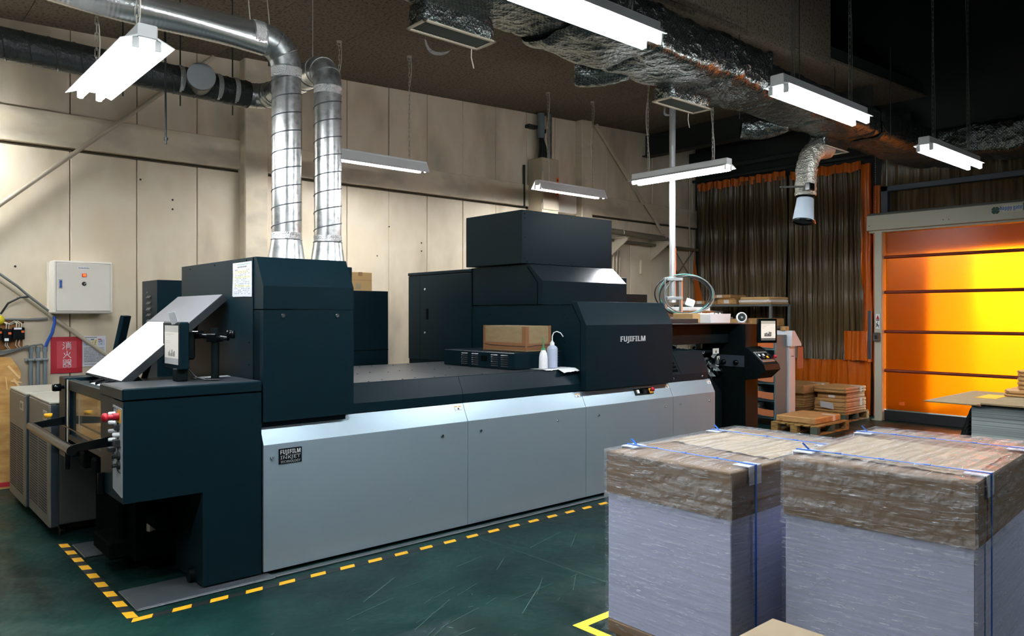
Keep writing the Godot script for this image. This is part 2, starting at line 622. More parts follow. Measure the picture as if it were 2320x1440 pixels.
# ---------------------------------------------------------------- the view, the daylight and the exposure
func _ready() -> void:
	var cam := Camera3D.new()
	cam.name = "camera"
	var f := 1709.0
	cam.projection = Camera3D.PROJECTION_FRUSTUM
	cam.near = 0.05
	cam.far = 80.0
	cam.size = 0.05 * 1440.0 / f
	cam.frustum_offset = Vector2(0, -0.05 * 9.0 / f)
	var a := atan2(1935.0, f)
	add_child(cam)
	cam.look_at_from_position(Vector3(0, EYE, 0), Vector3(cos(a), EYE, -sin(a)), Vector3.UP)
	cam.current = true
	var env := Environment.new()
	env.background_mode = Environment.BG_SKY
	var sky := Sky.new()
	var sm := ProceduralSkyMaterial.new()
	sm.sky_top_color = hexc("dfe6ee")
	sm.sky_horizon_color = hexc("f4f2ea")
	sm.ground_bottom_color = hexc("8f8d86")
	sm.ground_horizon_color = hexc("c9c6bc")
	sm.sun_angle_max = 0.0
	sky.sky_material = sm
	env.sky = sky
	env.background_energy_multiplier = SKY
	env.tonemap_mode = Environment.TONE_MAPPER_LINEAR
	env.tonemap_exposure = EXPOSURE
	env.sdfgi_enabled = true
	env.ssao_enabled = true
	env.ssil_enabled = true
	var we := WorldEnvironment.new()
	we.name = "surroundings"
	we.environment = env
	add_child(we)
	rng.seed = 11
	make_materials()
	build_room()
	build_lamps()
	build_press()
	build_ducts()
	build_lagged_duct()
	build_wall_things()
	build_left_corner()
	build_gate_and_curtains()
	build_delivery_things()
	build_far_goods()
	build_wrapped_stacks()
	build_floor_marks()

const SKY := 5.2
const EXPOSURE := 1.74
const LAMP := 1.3
const LAMP_COLOR := Color(0.95, 0.98, 1.0)

func ceil_y(x: float) -> float:
	return 4.316 + 0.0444 * x

# ---------------------------------------------------------------- the room
func build_room() -> void:
	var X0 := -4.5
	var X1 := 12.3
	var fl := struct("floor", box(Vector3(X0 - 0.2, -0.2, WZ - 0.3), Vector3(16.0, 0.0, 5.2)), M.floor)
	for x in [-0.6, 3.4, 7.4]:
		put("control_joint", box(Vector3(x - 0.006, -0.004, -8.0), Vector3(x + 0.006, 0.0012, 5.0)), M.floor_joint, fl)
	put("control_joint", box(Vector3(X0, -0.004, -2.02), Vector3(12.0, 0.0012, -2.008)), M.floor_joint, fl)
	rng.seed = 5
	var sc := mb()
	for i in 26:      # paint scuffed off by pallet trucks
		var c := Vector3(rng.randf_range(1.6, 3.9), 0.0008, rng.randf_range(-3.9, -2.95))
		var d := Vector3(1, 0, rng.randf_range(-0.9, -0.1)).normalized() * rng.randf_range(0.02, 0.22)
		bar(sc, c - d, c + d, rng.randf_range(0.002, 0.006), 0.001)
	for i in 26:
		var c := Vector3(rng.randf_range(0.2, 3.4), 0.0014, rng.randf_range(-3.9, -2.6))
		bxr(sc, Transform3D(Basis(Vector3.UP, rng.randf() * TAU), c), Vector3(rng.randf_range(0.008, 0.04), 0.001, rng.randf_range(0.004, 0.012)))
	put("scuff_marks", sc, M.scuff, fl).set_meta("kind", "stuff")
	# the long wall: concrete panels hung behind, a girt proud of them
	var wall := struct("wall_back", box(Vector3(X0 - 0.2, -0.2, WZ - 0.32), Vector3(X1 + 0.2, 7.2, WZ - 0.09)), M.joint)
	var k := -10
	while 1.66 + 0.61 * k < X1:
		var x := 1.66 + 0.61 * k
		var x1: float = minf(x + 0.602, X1)
		var d := 0.003 * ((k * 7) % 3)
		put("concrete_panel", box(Vector3(x, 0.0, WZ - 0.1), Vector3(x1, 3.2, WZ + d - 0.003), 0.006), M.panel, wall)
		put("concrete_panel", box(Vector3(x, 3.52, WZ - 0.1), Vector3(x1, 5.0, WZ + 0.004 - d), 0.006), M.panel, wall)
		k += 1
	for s in [[X0, 3.345], [3.618, 8.83], [9.08, X1]]:
		struct("trim_1", box(Vector3(s[0], 3.232, WZ - 0.06), Vector3(s[1], 3.56, WZ + 0.035), 0.006), M.girt)
	for s in [[3.345, 3.618], [8.83, 9.08]]:
		struct("trim_2", box(Vector3(s[0], 0.0, WZ - 0.06), Vector3(s[1], 5.0, WZ + 0.15), 0.012), M.girt)
	# anchor holes left in the panels
	var holes := mb()
	for p in [[2.62, 2.82], [2.62, 2.72], [5.14, 2.35], [5.83, 2.56], [5.83, 2.45], [5.32, 2.74], [2.3, 3.0], [1.2, 2.05], [1.22, 1.75], [1.26, 1.52], [7.0, 2.9]]:
		lathe(holes, Vector3(p[0], p[1], WZ + 0.001), [[0.011, 0.0], [0.009, 0.004], [0.0, 0.004]], 8, Vector3.BACK)
	put("anchor_hole", holes, M.ink, wall).set_meta("kind", "stuff")
	# low ceiling of speckled boards, rising to the right; it stops at a fascia and the roof beyond is high
	var ce := struct("ceiling", pris([Vector2(X0, ceil_y(X0) + 0.02), Vector2(X1, ceil_y(X1) + 0.02), Vector2(X1, ceil_y(X1) + 0.2), Vector2(X0, ceil_y(X0) + 0.2)], "z", WZ - 0.3, -4.4), M.dark_ceiling)
	k = 0
	while -4.2 + 0.91 * k < X1:
		var x := -4.2 + 0.91 * k
		for z in [[WZ, -6.64], [-6.634, -4.36]]:
			var x1: float = minf(x + 0.905, X1)
			put("ceiling_board", pris([Vector2(x, ceil_y(x)), Vector2(x1, ceil_y(x1)), Vector2(x1, ceil_y(x1) + 0.03), Vector2(x, ceil_y(x) + 0.03)], "z", z[0], z[1]), M.ceiling, ce)
		k += 1
	var fa := struct("wall_fascia", box(Vector3(X0, 4.75, -4.5), Vector3(9.12, 7.0, -4.42)), M.dark_ceiling)
	k = 0
	while X0 + 0.95 * k < 9.1:
		var x := 9.13 - 0.95 * (k + 1)
		put("fascia_board", box(Vector3(x, ceil_y(x) - 0.02, -4.42), Vector3(x + 0.943, 6.9, -4.38), 0.004), M.ceiling, fa)
		k += 1
	struct("ceiling", box(Vector3(X0 - 0.2, 6.9, WZ - 0.3), Vector3(X1 + 0.3, 7.1, 5.2)), M.dark_ceiling)
	struct("wall_left", box(Vector3(X0 - 0.2, 0, WZ - 0.3), Vector3(X0, 7.0, 5.2)), M.dark_ceiling)
	struct("wall_front", box(Vector3(X0, 0, 5.0), Vector3(X1 + 0.2, 7.0, 5.2)), M.dark_ceiling)
	# the end wall, with the doorway that the orange gate closes
	var w := mb()
	bx(w, Vector3(12.12, 0, WZ - 0.3), Vector3(12.3, 7.0, -5.0))
	bx(w, Vector3(12.12, 2.9, -5.0), Vector3(12.3, 7.0, -1.3))
	bx(w, Vector3(12.12, 0, -1.3), Vector3(12.3, 7.0, 5.2))
	struct("wall_right", w, M.steel_dark)
	# the yard outside; a wall and lintel added to dim parts of the gate
	struct("ground_outside", box(Vector3(16.0, -0.2, -20.0), Vector3(60.0, -0.02, 30.0)), M.yard)
	struct("wall_added_outside", box(Vector3(13.6, 0.0, -9.5), Vector3(15.9, 5.5, -4.86)), M.added_outside)  # added behind the sheets so that the left of the gate stays dimmer
	struct("lintel_added_outside", box(Vector3(12.9, 2.6, -6.0), Vector3(13.15, 3.5, -0.5)), M.added_outside)  # added to keep the top row of the gate darker
	# roof steel up in the dark
	for i in 3:
		var x: float = [8.3, 10.3, 12.0][i]
		var t := thing("roof_beam", ["dark steel roof beam nearest, crossing above the lagged duct", "dark steel roof beam above the gap between the hanging strip lamps", "dark steel roof beam up against the end wall above the gate"][i], "beam", Vector3(x, 6.2, 0))
		put("flange", box(Vector3(x - 0.1, 6.2, -4.3), Vector3(x + 0.1, 6.22, 4.9)), M.steel_dark, t)
		put("web", box(Vector3(x - 0.01, 6.22, -4.3), Vector3(x + 0.01, 6.58, 4.9)), M.steel_dark, t)
		put("flange", box(Vector3(x - 0.1, 6.58, -4.3), Vector3(x + 0.1, 6.6, 4.9)), M.steel_dark, t)
	var t2 := thing("ceiling_beam", "dark steel beam under the ceiling along the top of the curtains", "beam", Vector3(11.9, 4.3, -6.5))
	put("flange", box(Vector3(11.8, 4.28, WZ + 0.02), Vector3(12.0, 4.3, -4.5)), M.steel_dark, t2)
	put("web", box(Vector3(11.89, 4.3, WZ + 0.02), Vector3(11.91, 4.6, -4.5)), M.steel_dark, t2)
	var t3 := thing("ceiling_beam", "dark steel beam across the ceiling beyond the chained lamp by the curtain", "beam", Vector3(10.6, 4.4, -6.5))
	put("flange", box(Vector3(10.5, 4.36, WZ + 0.02), Vector3(10.7, 4.38, -4.5)), M.steel_dark, t3)
	put("web", box(Vector3(10.59, 4.38, WZ + 0.02), Vector3(10.61, 4.75, -4.5)), M.steel_dark, t3)

# ---------------------------------------------------------------- strip lamps on chains
func strip_lamp(label: String, c: Vector3, length: float, along_z: bool, roll: float, top: float, group: String, power := 1.0, deep := false, wide := false) -> Node3D:
	var t := thing("strip_lamp", label, "lamp", Vector3.ZERO, group)
	var h := length * 0.5
	put("housing", box(Vector3(-h, 0.0, -0.05), Vector3(h, 0.075, 0.05), 0.006), M.white_metal, t)
	for s in [-1.0, 1.0]:
		var wing := [Vector2(0.045 * s, 0.006), Vector2(0.09 * s, -0.004), Vector2(0.092 * s, 0.0), Vector2(0.05 * s, 0.012)]
		if wide:
			wing = [Vector2(0.045 * s, 0.006), Vector2(0.135 * s, -0.03), Vector2(0.137 * s, -0.026), Vector2(0.05 * s, 0.012)]
		if deep:
			wing = [Vector2(0.045 * s, 0.05), Vector2(0.108 * s, -0.052), Vector2(0.112 * s, -0.05), Vector2(0.05 * s, 0.054)]
		put("reflector_wing", pris(wing, "x", -h, h), M.white_metal, t)
	var ty := -0.02 if deep else -0.042
	for s in [-1.0, 1.0]:
		put("tube", tub([Vector3(-h + 0.03, ty, 0.055 * s), Vector3(h - 0.03, ty, 0.055 * s)], 0.016, 10), M.tube_glow, t)
		for e in [-1.0, 1.0]:
			put("lamp_holder", box(Vector3(e * (h - 0.025) - 0.008, -0.055, 0.055 * s - 0.018), Vector3(e * (h - 0.025) + 0.008, 0.004, 0.055 * s + 0.018), 0.003), M.white_metal, t)
	var l := AreaLight3D.new()
	l.name = "lamp_light"
	l.area_size = Vector2(length - 0.06, 0.2)
	l.light_color = LAMP_COLOR
	l.light_energy = LAMP * power
	l.area_normalize_energy = true
	l.set("area_range", 30.0)
	l.shadow_enabled = true
	t.add_child(l)
	l.position = Vector3(0, -0.062, 0)
	l.rotation = Vector3(-PI / 2, 0, 0)
	t.position = c
	t.basis = Basis(Vector3.UP, PI / 2 if along_z else 0.0) * Basis(Vector3.RIGHT, roll)
	if true:
		for s in [-1.0, 1.0]:
			var p := c + (Vector3(0, 0, s) if along_z else Vector3(s, 0, 0)) * h * 0.68 + Vector3(0, 0.07, 0)
			put_chain(t, p, top if top > 0.0 else ceil_y(p.x))
	return t

func put_chain(t: Node3D, p: Vector3, top: float) -> void:
	var s := mb()
	var y := p.y
	var i := 0
	while y < top - 0.05:
		var w := 0.009
		var d := Vector3(1, 0, 0.4).normalized() if i % 2 == 0 else Vector3(-0.4, 0, 1).normalized()
		var c := Vector3(p.x, y + 0.03, p.z)
		tube(s, [c - d * w - Vector3(0, 0.024, 0), c - d * w + Vector3(0, 0.024, 0), c + Vector3(0, 0.036, 0), c + d * w + Vector3(0, 0.024, 0), c + d * w - Vector3(0, 0.024, 0), c - Vector3(0, 0.036, 0)], 0.003, 4, false, true)
		y += 0.052
		i += 1
	var m := MeshInstance3D.new()
	var inv := t.transform.affine_inverse()
	s.generate_normals()
	m.mesh = s.commit()
	m.material_override = M.chain if top < 6.0 else M.rail_grey
	m.name = "chain"
	m.transform = inv
	t.add_child(m, true)
	var r := mb()
	tube(r, arc(Vector3(p.x, top - 0.03, p.z), Vector3(0.02, 0, 0.01), Vector3(0, 0.022, 0), 0, TAU * 15.0 / 16.0, 15), 0.004, 5, false, true)
	lathe(r, Vector3(p.x, top - 0.012, p.z), [[0.0, 0.0], [0.03, 0.0], [0.03, 0.012]], 10)
	r.generate_normals()
	m = MeshInstance3D.new()
	m.mesh = r.commit()
	m.material_override = M.chain
	m.name = "ceiling_hook"
	m.transform = inv
	t.add_child(m, true)
	var path := []
	for k in 13:
		var u := k / 12.0
		path.append(Vector3(p.x + 0.018 * sin(u * 9.0), lerpf(p.y, top, u), p.z + 0.018 * cos(u * 7.0)))
	var cb := tub(path, 0.0035, 5)
	cb.generate_normals()
	m = MeshInstance3D.new()
	m.mesh = cb.commit()
	m.material_override = M.cable_white if top < 6.0 else M.rail_grey
	m.name = "flex_cable"
	m.transform = inv
	t.add_child(m, true)

func build_lamps() -> void:
	var row := "strip lamps in the row in front of the press"
	strip_lamp("lit strip lamp cut by the top edge of the picture, nearest of the row", Vector3(2.75, 3.15, -2.645), 1.3, false, 0.0, 6.9, row)
	strip_lamp("lit strip lamp in the middle of the row, before the lagged duct", Vector3(5.38, 3.15, -2.645), 1.3, false, 0.0, 6.9, row)
	strip_lamp("lit strip lamp far right in the row, above the orange gate", Vector3(8.08, 3.15, -2.68), 1.37, false, 0.0, 6.9, row)
	strip_lamp("lit strip lamp seen from below beside the black duct, top left", Vector3(1.2, 3.06, -4.92), 1.3, true, 0.0, 0.0, "strip lamps across the room", 1.0, false, true)
	strip_lamp("lit strip lamp hanging in front of the silver cable pole", Vector3(7.28, 3.24, -5.3), 1.34, true, 0.0, 0.0, "strip lamps across the room", 1.0, false, true)
	var wl := "strip lamps along the long wall"
	strip_lamp("white strip lamp hanging along the wall behind the silver spiral ducts", Vector3(4.36, 3.28, -7.2), 1.3, false, 0.1, 0.0, wl, 0.15, true)
	strip_lamp("white strip lamp hanging in front of the wall switch cabinet", Vector3(7.66, 3.34, -7.42), 1.32, false, 0.1, 0.0, wl, 0.15, true)
	strip_lamp("strip lamp just left of the picture, close to the long wall", Vector3(0.22, 3.3, -8.0), 1.3, false, 0.2, 0.0, wl, 0.5)
	# the front row goes on to the left of the camera
	strip_lamp("strip lamp of the front row just left of the picture", Vector3(0.1, 3.15, -2.645), 1.3, false, 0.0, 6.9, row)
	strip_lamp("strip lamp of the front row far left of the picture", Vector3(-2.55, 3.15, -2.645), 1.3, false, 0.0, 6.9, row)
	strip_lamp("unseen strip lamp added right of the camera to light the wrapped stacks", Vector3(5.4, 3.15, 1.7), 1.3, false, 0.0, 6.9, row)  # added out of view to brighten the shaded stack sides
	strip_lamp("strip lamp hung high under the roof above the camera", Vector3(0.6, 5.6, -2.9), 1.3, false, 0.0, 6.9, "strip lamps across the room")

# ---------------------------------------------------------------- the press
func key_lock(p: Vector3, dir: Vector3, parent: Node, r := 0.014) -> void:
	var s := mb()
	lathe(s, p, [[r, 0.0], [r, 0.006], [r * 0.8, 0.009, 1], [r * 0.45, 0.009, 1], [r * 0.45, 0.004, 1], [0.0, 0.004, 1]], 14, dir)
	put("lock", s, M.chrome, parent)

func shell(called: String, x0: float, x1: float, pts: Array, m: Material, parent: Node) -> MeshInstance3D:   # sheet metal with outline (z, y) between x0 and x1
	return put(called, pris(pts, "x", x0, x1), m, parent)

func build_press() -> void:
	var t := thing("printing_press", "long black printing press with silver grey lower panels and black hoods, on the green floor", "printing press", Vector3(3.9, 0, FZ - 0.8))
	var V := func(z, y): return Vector2(z, y)
	# hidden inner frame, so that gaps read black
	var fr := mb()
	bx(fr, Vector3(1.93, 0.06, -6.0), Vector3(6.72, 0.9, FZ - 0.09))
	bx(fr, Vector3(2.56, 0.9, -6.0), Vector3(6.0, 1.08, FZ - 0.16))
	put("frame", fr, M.seam, t)
	put("plinth", box(Vector3(1.92, 0.0, -6.0), Vector3(6.72, 0.06, FZ - 0.03)), M.seam, t)
	put("floor_rail", box(Vector3(1.17, 0.0, FZ + 0.04), Vector3(6.7, 0.012, FZ + 0.085), 0.004), M.floor_plate, t)
	put("floor_plate", box(Vector3(1.172, 0.0, -4.745), Vector3(1.95, 0.01, FZ + 0.095), 0.004), M.floor_plate, t)
	put("floor_plate", box(Vector3(1.172, 0.0, -5.915), Vector3(1.95, 0.01, -5.555), 0.004), M.floor_plate, t)
	# silver lower panels
	var xs := [1.912, 3.497, 4.790, 6.028, 6.742]
	for i in 4:
		var p := shell("side_panel", xs[i] + 0.002, xs[i + 1] - 0.002, [V.call(FZ, 0.022), V.call(FZ, 0.797), V.call(FZ - 0.063, 0.926), V.call(FZ - 0.09, 0.926), V.call(FZ - 0.035, 0.785), V.call(FZ - 0.035, 0.022)], M.silver, t)
		for k in [[1.967, 0.717], [3.261, 0.712], [3.621, 0.713], [4.444, 0.714], [4.95, 0.714], [5.9, 0.714], [6.14, 0.714], [6.64, 0.714]]:
			if k[0] > xs[i] and k[0] < xs[i + 1]:
				key_lock(Vector3(k[0], k[1], FZ), Vector3.BACK, p, 0.012)
		if i == 0:
			put("name_plate", box(Vector3(2.009, 0.668, FZ), Vector3(2.163, 0.764, FZ + 0.004), 0.0015), M.gloss_black, p)
			var e: Material = M.lit_letters
			lettering("lettering", "FUJIFILM", Transform3D(Basis(), Vector3(2.086, 0.739, FZ + 0.0045)), 0.133, 0.034, e, p)
			lettering("lettering", "INKJET", Transform3D(Basis(), Vector3(2.086, 0.7055, FZ + 0.0045)), 0.131, 0.024, M.panel_grey, p, 0.002, 400)
			lettering("lettering", "TECHNOLOGY", Transform3D(Basis(), Vector3(2.086, 0.6815, FZ + 0.0045)), 0.131, 0.0145, M.panel_grey, p, 0.002, 400)
			var dots := mb()
			for d in 22:
				lathe(dots, Vector3(2.022 + d * 0.0061, 0.7215, FZ + 0.004), [[0.0012, 0.0], [0.0012, 0.001], [0.0, 0.001]], 6, Vector3.BACK)
			put("dotted_line", dots, M.lit_letters, p)
			var dent := mb()
			lathe(dent, Vector3(2.985, 0.29, FZ + 0.0003), [[0.02, 0.0], [0.012, 0.0012], [0.0, 0.0025]], 14, Vector3.BACK)
			put("dent", dent, M.silver, p)
	# warning stickers by the panel joints
	for x in [3.44, 4.735, 5.99, 6.70]:
		var b := Basis(Vector3(1, 0, 0), atan2(0.063, 0.129) * -1.0)
		var c := Vector3(x, 0.896, FZ - 0.0465)
		var s := mb()
		bxr(s, Transform3D(b, c), Vector3(0.062, 0.034, 0.003))
		var st := put("warning_sticker", s, M.white_metal, t)
		var q := mb()
		for k in [-1, 1]:
			bxr(q, Transform3D(b, c + b * Vector3(0.018 * k, 0.011, 0.002)), Vector3(0.022, 0.006, 0.002))
		put("sticker_print", q, M.yellow, st)
		q = mb()
		var w := [c + b * Vector3(-0.01, -0.012, 0.0025), c + b * Vector3(0.01, -0.012, 0.0025), c + b * Vector3(0, 0.005, 0.0025)]
		tri(q, w[0], w[1], w[2])
		put("sticker_print", q, M.ink, st)
	# black table with a bevelled front, two plates
	for s in [[2.535, 3.498], [3.502, 4.793]]:
		var p := shell("table_plate", s[0], s[1], [V.call(FZ - 0.063, 0.932), V.call(FZ - 0.063, 0.995), V.call(FZ - 0.121, 1.124), V.call(FZ - 0.124, 1.127), V.call(-6.08, 1.127), V.call(-6.08, 1.09), V.call(FZ - 0.15, 1.09), V.call(FZ - 0.1, 0.932)], M.black, t)
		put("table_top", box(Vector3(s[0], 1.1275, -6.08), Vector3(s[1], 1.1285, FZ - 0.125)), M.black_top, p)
		var sc := mb()
		for k in 7:
			for z in [-4.66, -5.3, -5.95]:
				lathe(sc, Vector3(lerpf(s[0] + 0.06, s[1] - 0.06, k / 6.0), 1.1285, z + 0.05 * (k % 2)), [[0.007, 0.0], [0.006, 0.003], [0.0, 0.004]], 8)
		put("screws", sc, M.steel_dark, p)
	# vent unit on the table
	var vu := put("vent_unit", box(Vector3(4.2, 1.13, -5.72), Vector3(4.794, 1.272, -4.725), 0.006), M.black, t)
	for zc in [-5.4, -5.25, -4.98, -4.85]:
		var vent := mb()
		for k in 6:
			var y := 1.252 - k * 0.0185
			prism(vent, [Vector2(4.2, y), Vector2(4.19, y - 0.007), Vector2(4.2, y - 0.012)], "z", zc - 0.045, zc + 0.045)
		put("louvre", vent, M.black_top, vu)
	put("latch", box(Vector3(4.19, 1.19, -5.16), Vector3(4.2, 1.235, -5.08), 0.003), M.seam, vu)
	# ---- the tower over the feeder end
	var tw := put("tower", box(Vector3(1.912, 0.9, -5.935), Vector3(2.5, 1.62, FZ - 0.05)), M.black, t)
	var side := pris([V.call(-5.935, 0.9), V.call(-5.935, 1.956), V.call(-4.605, 1.956), V.call(-4.605, 0.9)], "x", 1.906, 1.916)
	put("side_plate", side, M.black, tw)
	put("rear_cover", box(Vector3(1.93, 1.1, -5.935), Vector3(2.845, 1.95, -5.03), 0.004), M.black, tw)
	var hood := shell("tower_hood", 1.912, 2.533, [V.call(FZ, 1.632), V.call(FZ, 1.773), V.call(FZ - 0.104, 1.957), V.call(FZ - 0.142, 1.957), V.call(FZ - 0.142, 1.632)], M.black, t)
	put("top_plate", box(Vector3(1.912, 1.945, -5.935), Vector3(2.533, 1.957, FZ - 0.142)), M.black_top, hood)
	var door := shell("tower_door", 1.912, 2.533, [V.call(FZ, 0.938), V.call(FZ, 1.624), V.call(FZ - 0.142, 1.624), V.call(FZ - 0.142, 0.938)], M.black, t)
	key_lock(Vector3(2.038, 1.59, FZ), Vector3.BACK, door)
	key_lock(Vector3(2.412, 1.59, FZ), Vector3.BACK, door)
	var scr := mb()
	for p in [[-5.75, 1.93], [-5.25, 1.935], [-4.7, 1.94], [-4.66, 1.42], [-4.66, 1.28]]:
		lathe(scr, Vector3(1.906, p[1], p[0]), [[0.006, 0.0], [0.005, 0.003], [0.0, 0.003]], 8, Vector3.LEFT)
	put("screws", scr, M.seam, tw)
	build_console(t)
	build_feeder(t)
	# ---- the main hood
	var hx := 4.795
	var mh := shell("main_hood", hx, 6.018, [V.call(FZ, 0.938), V.call(FZ, 1.503), V.call(FZ - 0.113, 1.708), V.call(FZ - 0.2, 1.712), V.call(FZ - 0.2, 0.938)], M.black, t)
	lettering("lettering", "FUJIFILM", Transform3D(Basis(), Vector3(5.422, 1.367, FZ + 0.002)), 0.352, 0.064, M.lit_letters, mh, 0.005)
	put("hood_body", pris([V.call(FZ - 0.206, 0.938), V.call(FZ - 0.206, 1.684), V.call(-6.03, 1.684), V.call(-6.03, 0.938)], "x", hx + 0.003, 6.0), M.black, mh)
	var sd := shell("hood_side", hx - 0.003, hx + 0.004, [V.call(FZ - 0.072, 0.94), V.call(FZ - 0.072, 1.523), V.call(FZ - 0.17, 1.679), V.call(-6.026, 1.679), V.call(-6.026, 0.94)], M.black, mh)
	var groove := mb()
	var gp := [V.call(FZ - 0.069, 0.95), V.call(FZ - 0.069, 1.524), V.call(FZ - 0.168, 1.683), V.call(-6.03, 1.683)]
	for i in 3:
		bar(groove, Vector3(hx - 0.002, gp[i].y, gp[i].x), Vector3(hx - 0.002, gp[i + 1].y, gp[i + 1].x), 0.005, 0.005)
	put("seam", groove, M.seam, sd)
	var bolts := mb()
	for p in [[-5.75, 1.6], [-5.2, 1.6], [-4.72, 1.6], [-5.8, 1.36], [-4.72, 1.2], [-4.72, 1.35]]:
		lathe(bolts, Vector3(hx - 0.003, p[1], p[0]), [[0.006, 0.0], [0.005, 0.003], [0.0, 0.003]], 8, Vector3.LEFT)
	put("screws", bolts, M.seam, sd)
	# upper tier
	var ut := shell("upper_tier", hx, 5.984, [V.call(-5.008, 1.69), V.call(-5.008, 1.908), V.call(-5.19, 2.066), V.call(-6.1, 2.066), V.call(-6.1, 1.69)], M.black, t)
	put("bevel_skin", pris([V.call(-5.0075, 1.908), V.call(-5.1895, 2.067), V.call(-5.1895, 2.062), V.call(-5.0105, 1.906)], "x", hx + 0.002, 5.982), M.bevel_gloss, ut)
	var us := shell("tier_side", hx - 0.003, hx + 0.004, [V.call(-5.075, 1.69), V.call(-5.075, 1.89), V.call(-5.215, 2.04), V.call(-6.026, 2.04), V.call(-6.026, 1.69)], M.black, ut)
	var gs := mb()
	var gq := [V.call(-5.071, 1.69), V.call(-5.071, 1.892), V.call(-5.212, 2.046)]
	for i in 2:
		bar(gs, Vector3(hx - 0.002, gq[i].y, gq[i].x), Vector3(hx - 0.002, gq[i + 1].y, gq[i + 1].x), 0.005, 0.005)
	put("seam", gs, M.seam, us)
	# rear cabinet
	var rc := put("rear_cabinet", box(Vector3(hx, 0.05, -7.195), Vector3(6.1, 2.06, -6.034), 0.004), M.black, t)
	put("cabinet_door", box(Vector3(hx - 0.012, 1.1, -7.19), Vector3(hx, 2.02, -6.04), 0.003), M.black, rc)
	put("seam", box(Vector3(hx - 0.0125, 1.1, -6.962), Vector3(hx - 0.002, 2.02, -6.958)), M.seam, rc)
	put("top_strip", box(Vector3(hx - 0.014, 2.03, -7.2), Vector3(6.1, 2.062, -6.036), 0.004), M.black, rc)
	put("handle", box(Vector3(hx - 0.016, 1.54, -6.84), Vector3(hx - 0.008, 1.66, -6.8), 0.002), M.seam, rc)
	key_lock(Vector3(hx - 0.012, 1.87, -6.86), Vector3.LEFT, rc)
	key_lock(Vector3(hx - 0.012, 1.395, -6.86), Vector3.LEFT, rc)
	# top box
	var tb := put("top_box", box(Vector3(4.735, 2.075, -6.07), Vector3(6.007, 2.577, -5.222), 0.004), M.black, t)
	var ts := mb()
	for p in [[4.77, 2.54], [4.77, 2.5], [4.77, 2.32], [4.77, 2.12], [4.8, 2.095], [5.1, 2.09], [5.4, 2.09], [5.7, 2.09], [5.4, 2.555]]:
		lathe(ts, Vector3(p[0], p[1], -5.222), [[0.006, 0.0], [0.005, 0.003], [0.0, 0.003]], 8, Vector3.BACK)
	put("screws", ts, M.seam, tb)
	put("rear_box", box(Vector3(5.985, 1.6, -6.0), Vector3(6.1, 1.977, -5.1), 0.003), M.black, t)
	put("rear_box", box(Vector3(6.1, 1.5, -6.3), Vector3(7.07, 1.828, -5.6), 0.003), M.dark_plain, t)
	# ---- small hood right of the main hood
	var h3 := shell("small_hood", 6.02, 6.706, [V.call(-4.522, 0.932), V.call(-4.522, 1.0), V.call(-4.6, 1.22), V.call(-5.0, 1.235), V.call(-5.0, 0.932)], M.black, t)
	var slope := Basis(Vector3.RIGHT, -atan2(0.078, 0.22))
	for k in 5:
		bxr_part("vent_slot", Transform3D(slope, Vector3(6.1 + 0.012 * k, 1.185 - 0.037 * k, -4.588 + 0.0131 * k)), Vector3(0.12, 0.026, 0.006), M.seam, h3)
	put("seam", tub([Vector3(6.19, 1.215, -4.597), Vector3(6.25, 1.005, -4.523)], 0.002, 4), M.seam, h3)
	key_lock(Vector3(6.12, 0.96, -4.522), Vector3.BACK, h3, 0.011)
	key_lock(Vector3(6.6, 0.965, -4.522), Vector3.BACK, h3, 0.011)
	# stop buttons on the third panel's bevel
	var bb := Basis(Vector3(1, 0, 0), -atan2(0.063, 0.129))
	var bc := Vector3(5.62, 0.872, FZ - 0.036)
	var sp := bxr_part("stop_panel", Transform3D(bb, bc), Vector3(0.27, 0.062, 0.012), M.gloss_black, t)
	bxr_part("hinge_strip", Transform3D(bb, bc + bb * Vector3(0, 0.042, 0.0)), Vector3(0.25, 0.014, 0.012), M.panel_grey, sp)
	bxr_part("button", Transform3D(bb, bc + bb * Vector3(-0.095, 0, 0.012)), Vector3(0.028, 0.034, 0.014), M.white_metal, sp)
	bxr_part("button", Transform3D(bb, bc + bb * Vector3(-0.03, 0, 0.012)), Vector3(0.03, 0.034, 0.014), M.seam, sp)
	bxr_part("button_plate", Transform3D(bb, bc + bb * Vector3(0.1, 0, 0.008)), Vector3(0.05, 0.052, 0.005), M.yellow, sp)
	var es := mb()
	lathe(es, bc + bb * Vector3(0.095, 0.002, 0.01), [[0.011, 0.0], [0.011, 0.018], [0.022, 0.022], [0.022, 0.034], [0.014, 0.042], [0.0, 0.043]], 16, bb.z)
	put("stop_button", es, M.red, sp)
	build_delivery(t)

func bxr_part(called: String, xf: Transform3D, size: Vector3, m: Material, parent: Node, bev := 0.002) -> MeshInstance3D:
	var s := mb()
	bxr(s, xf, size, bev)
	return put(called, s, m, parent)

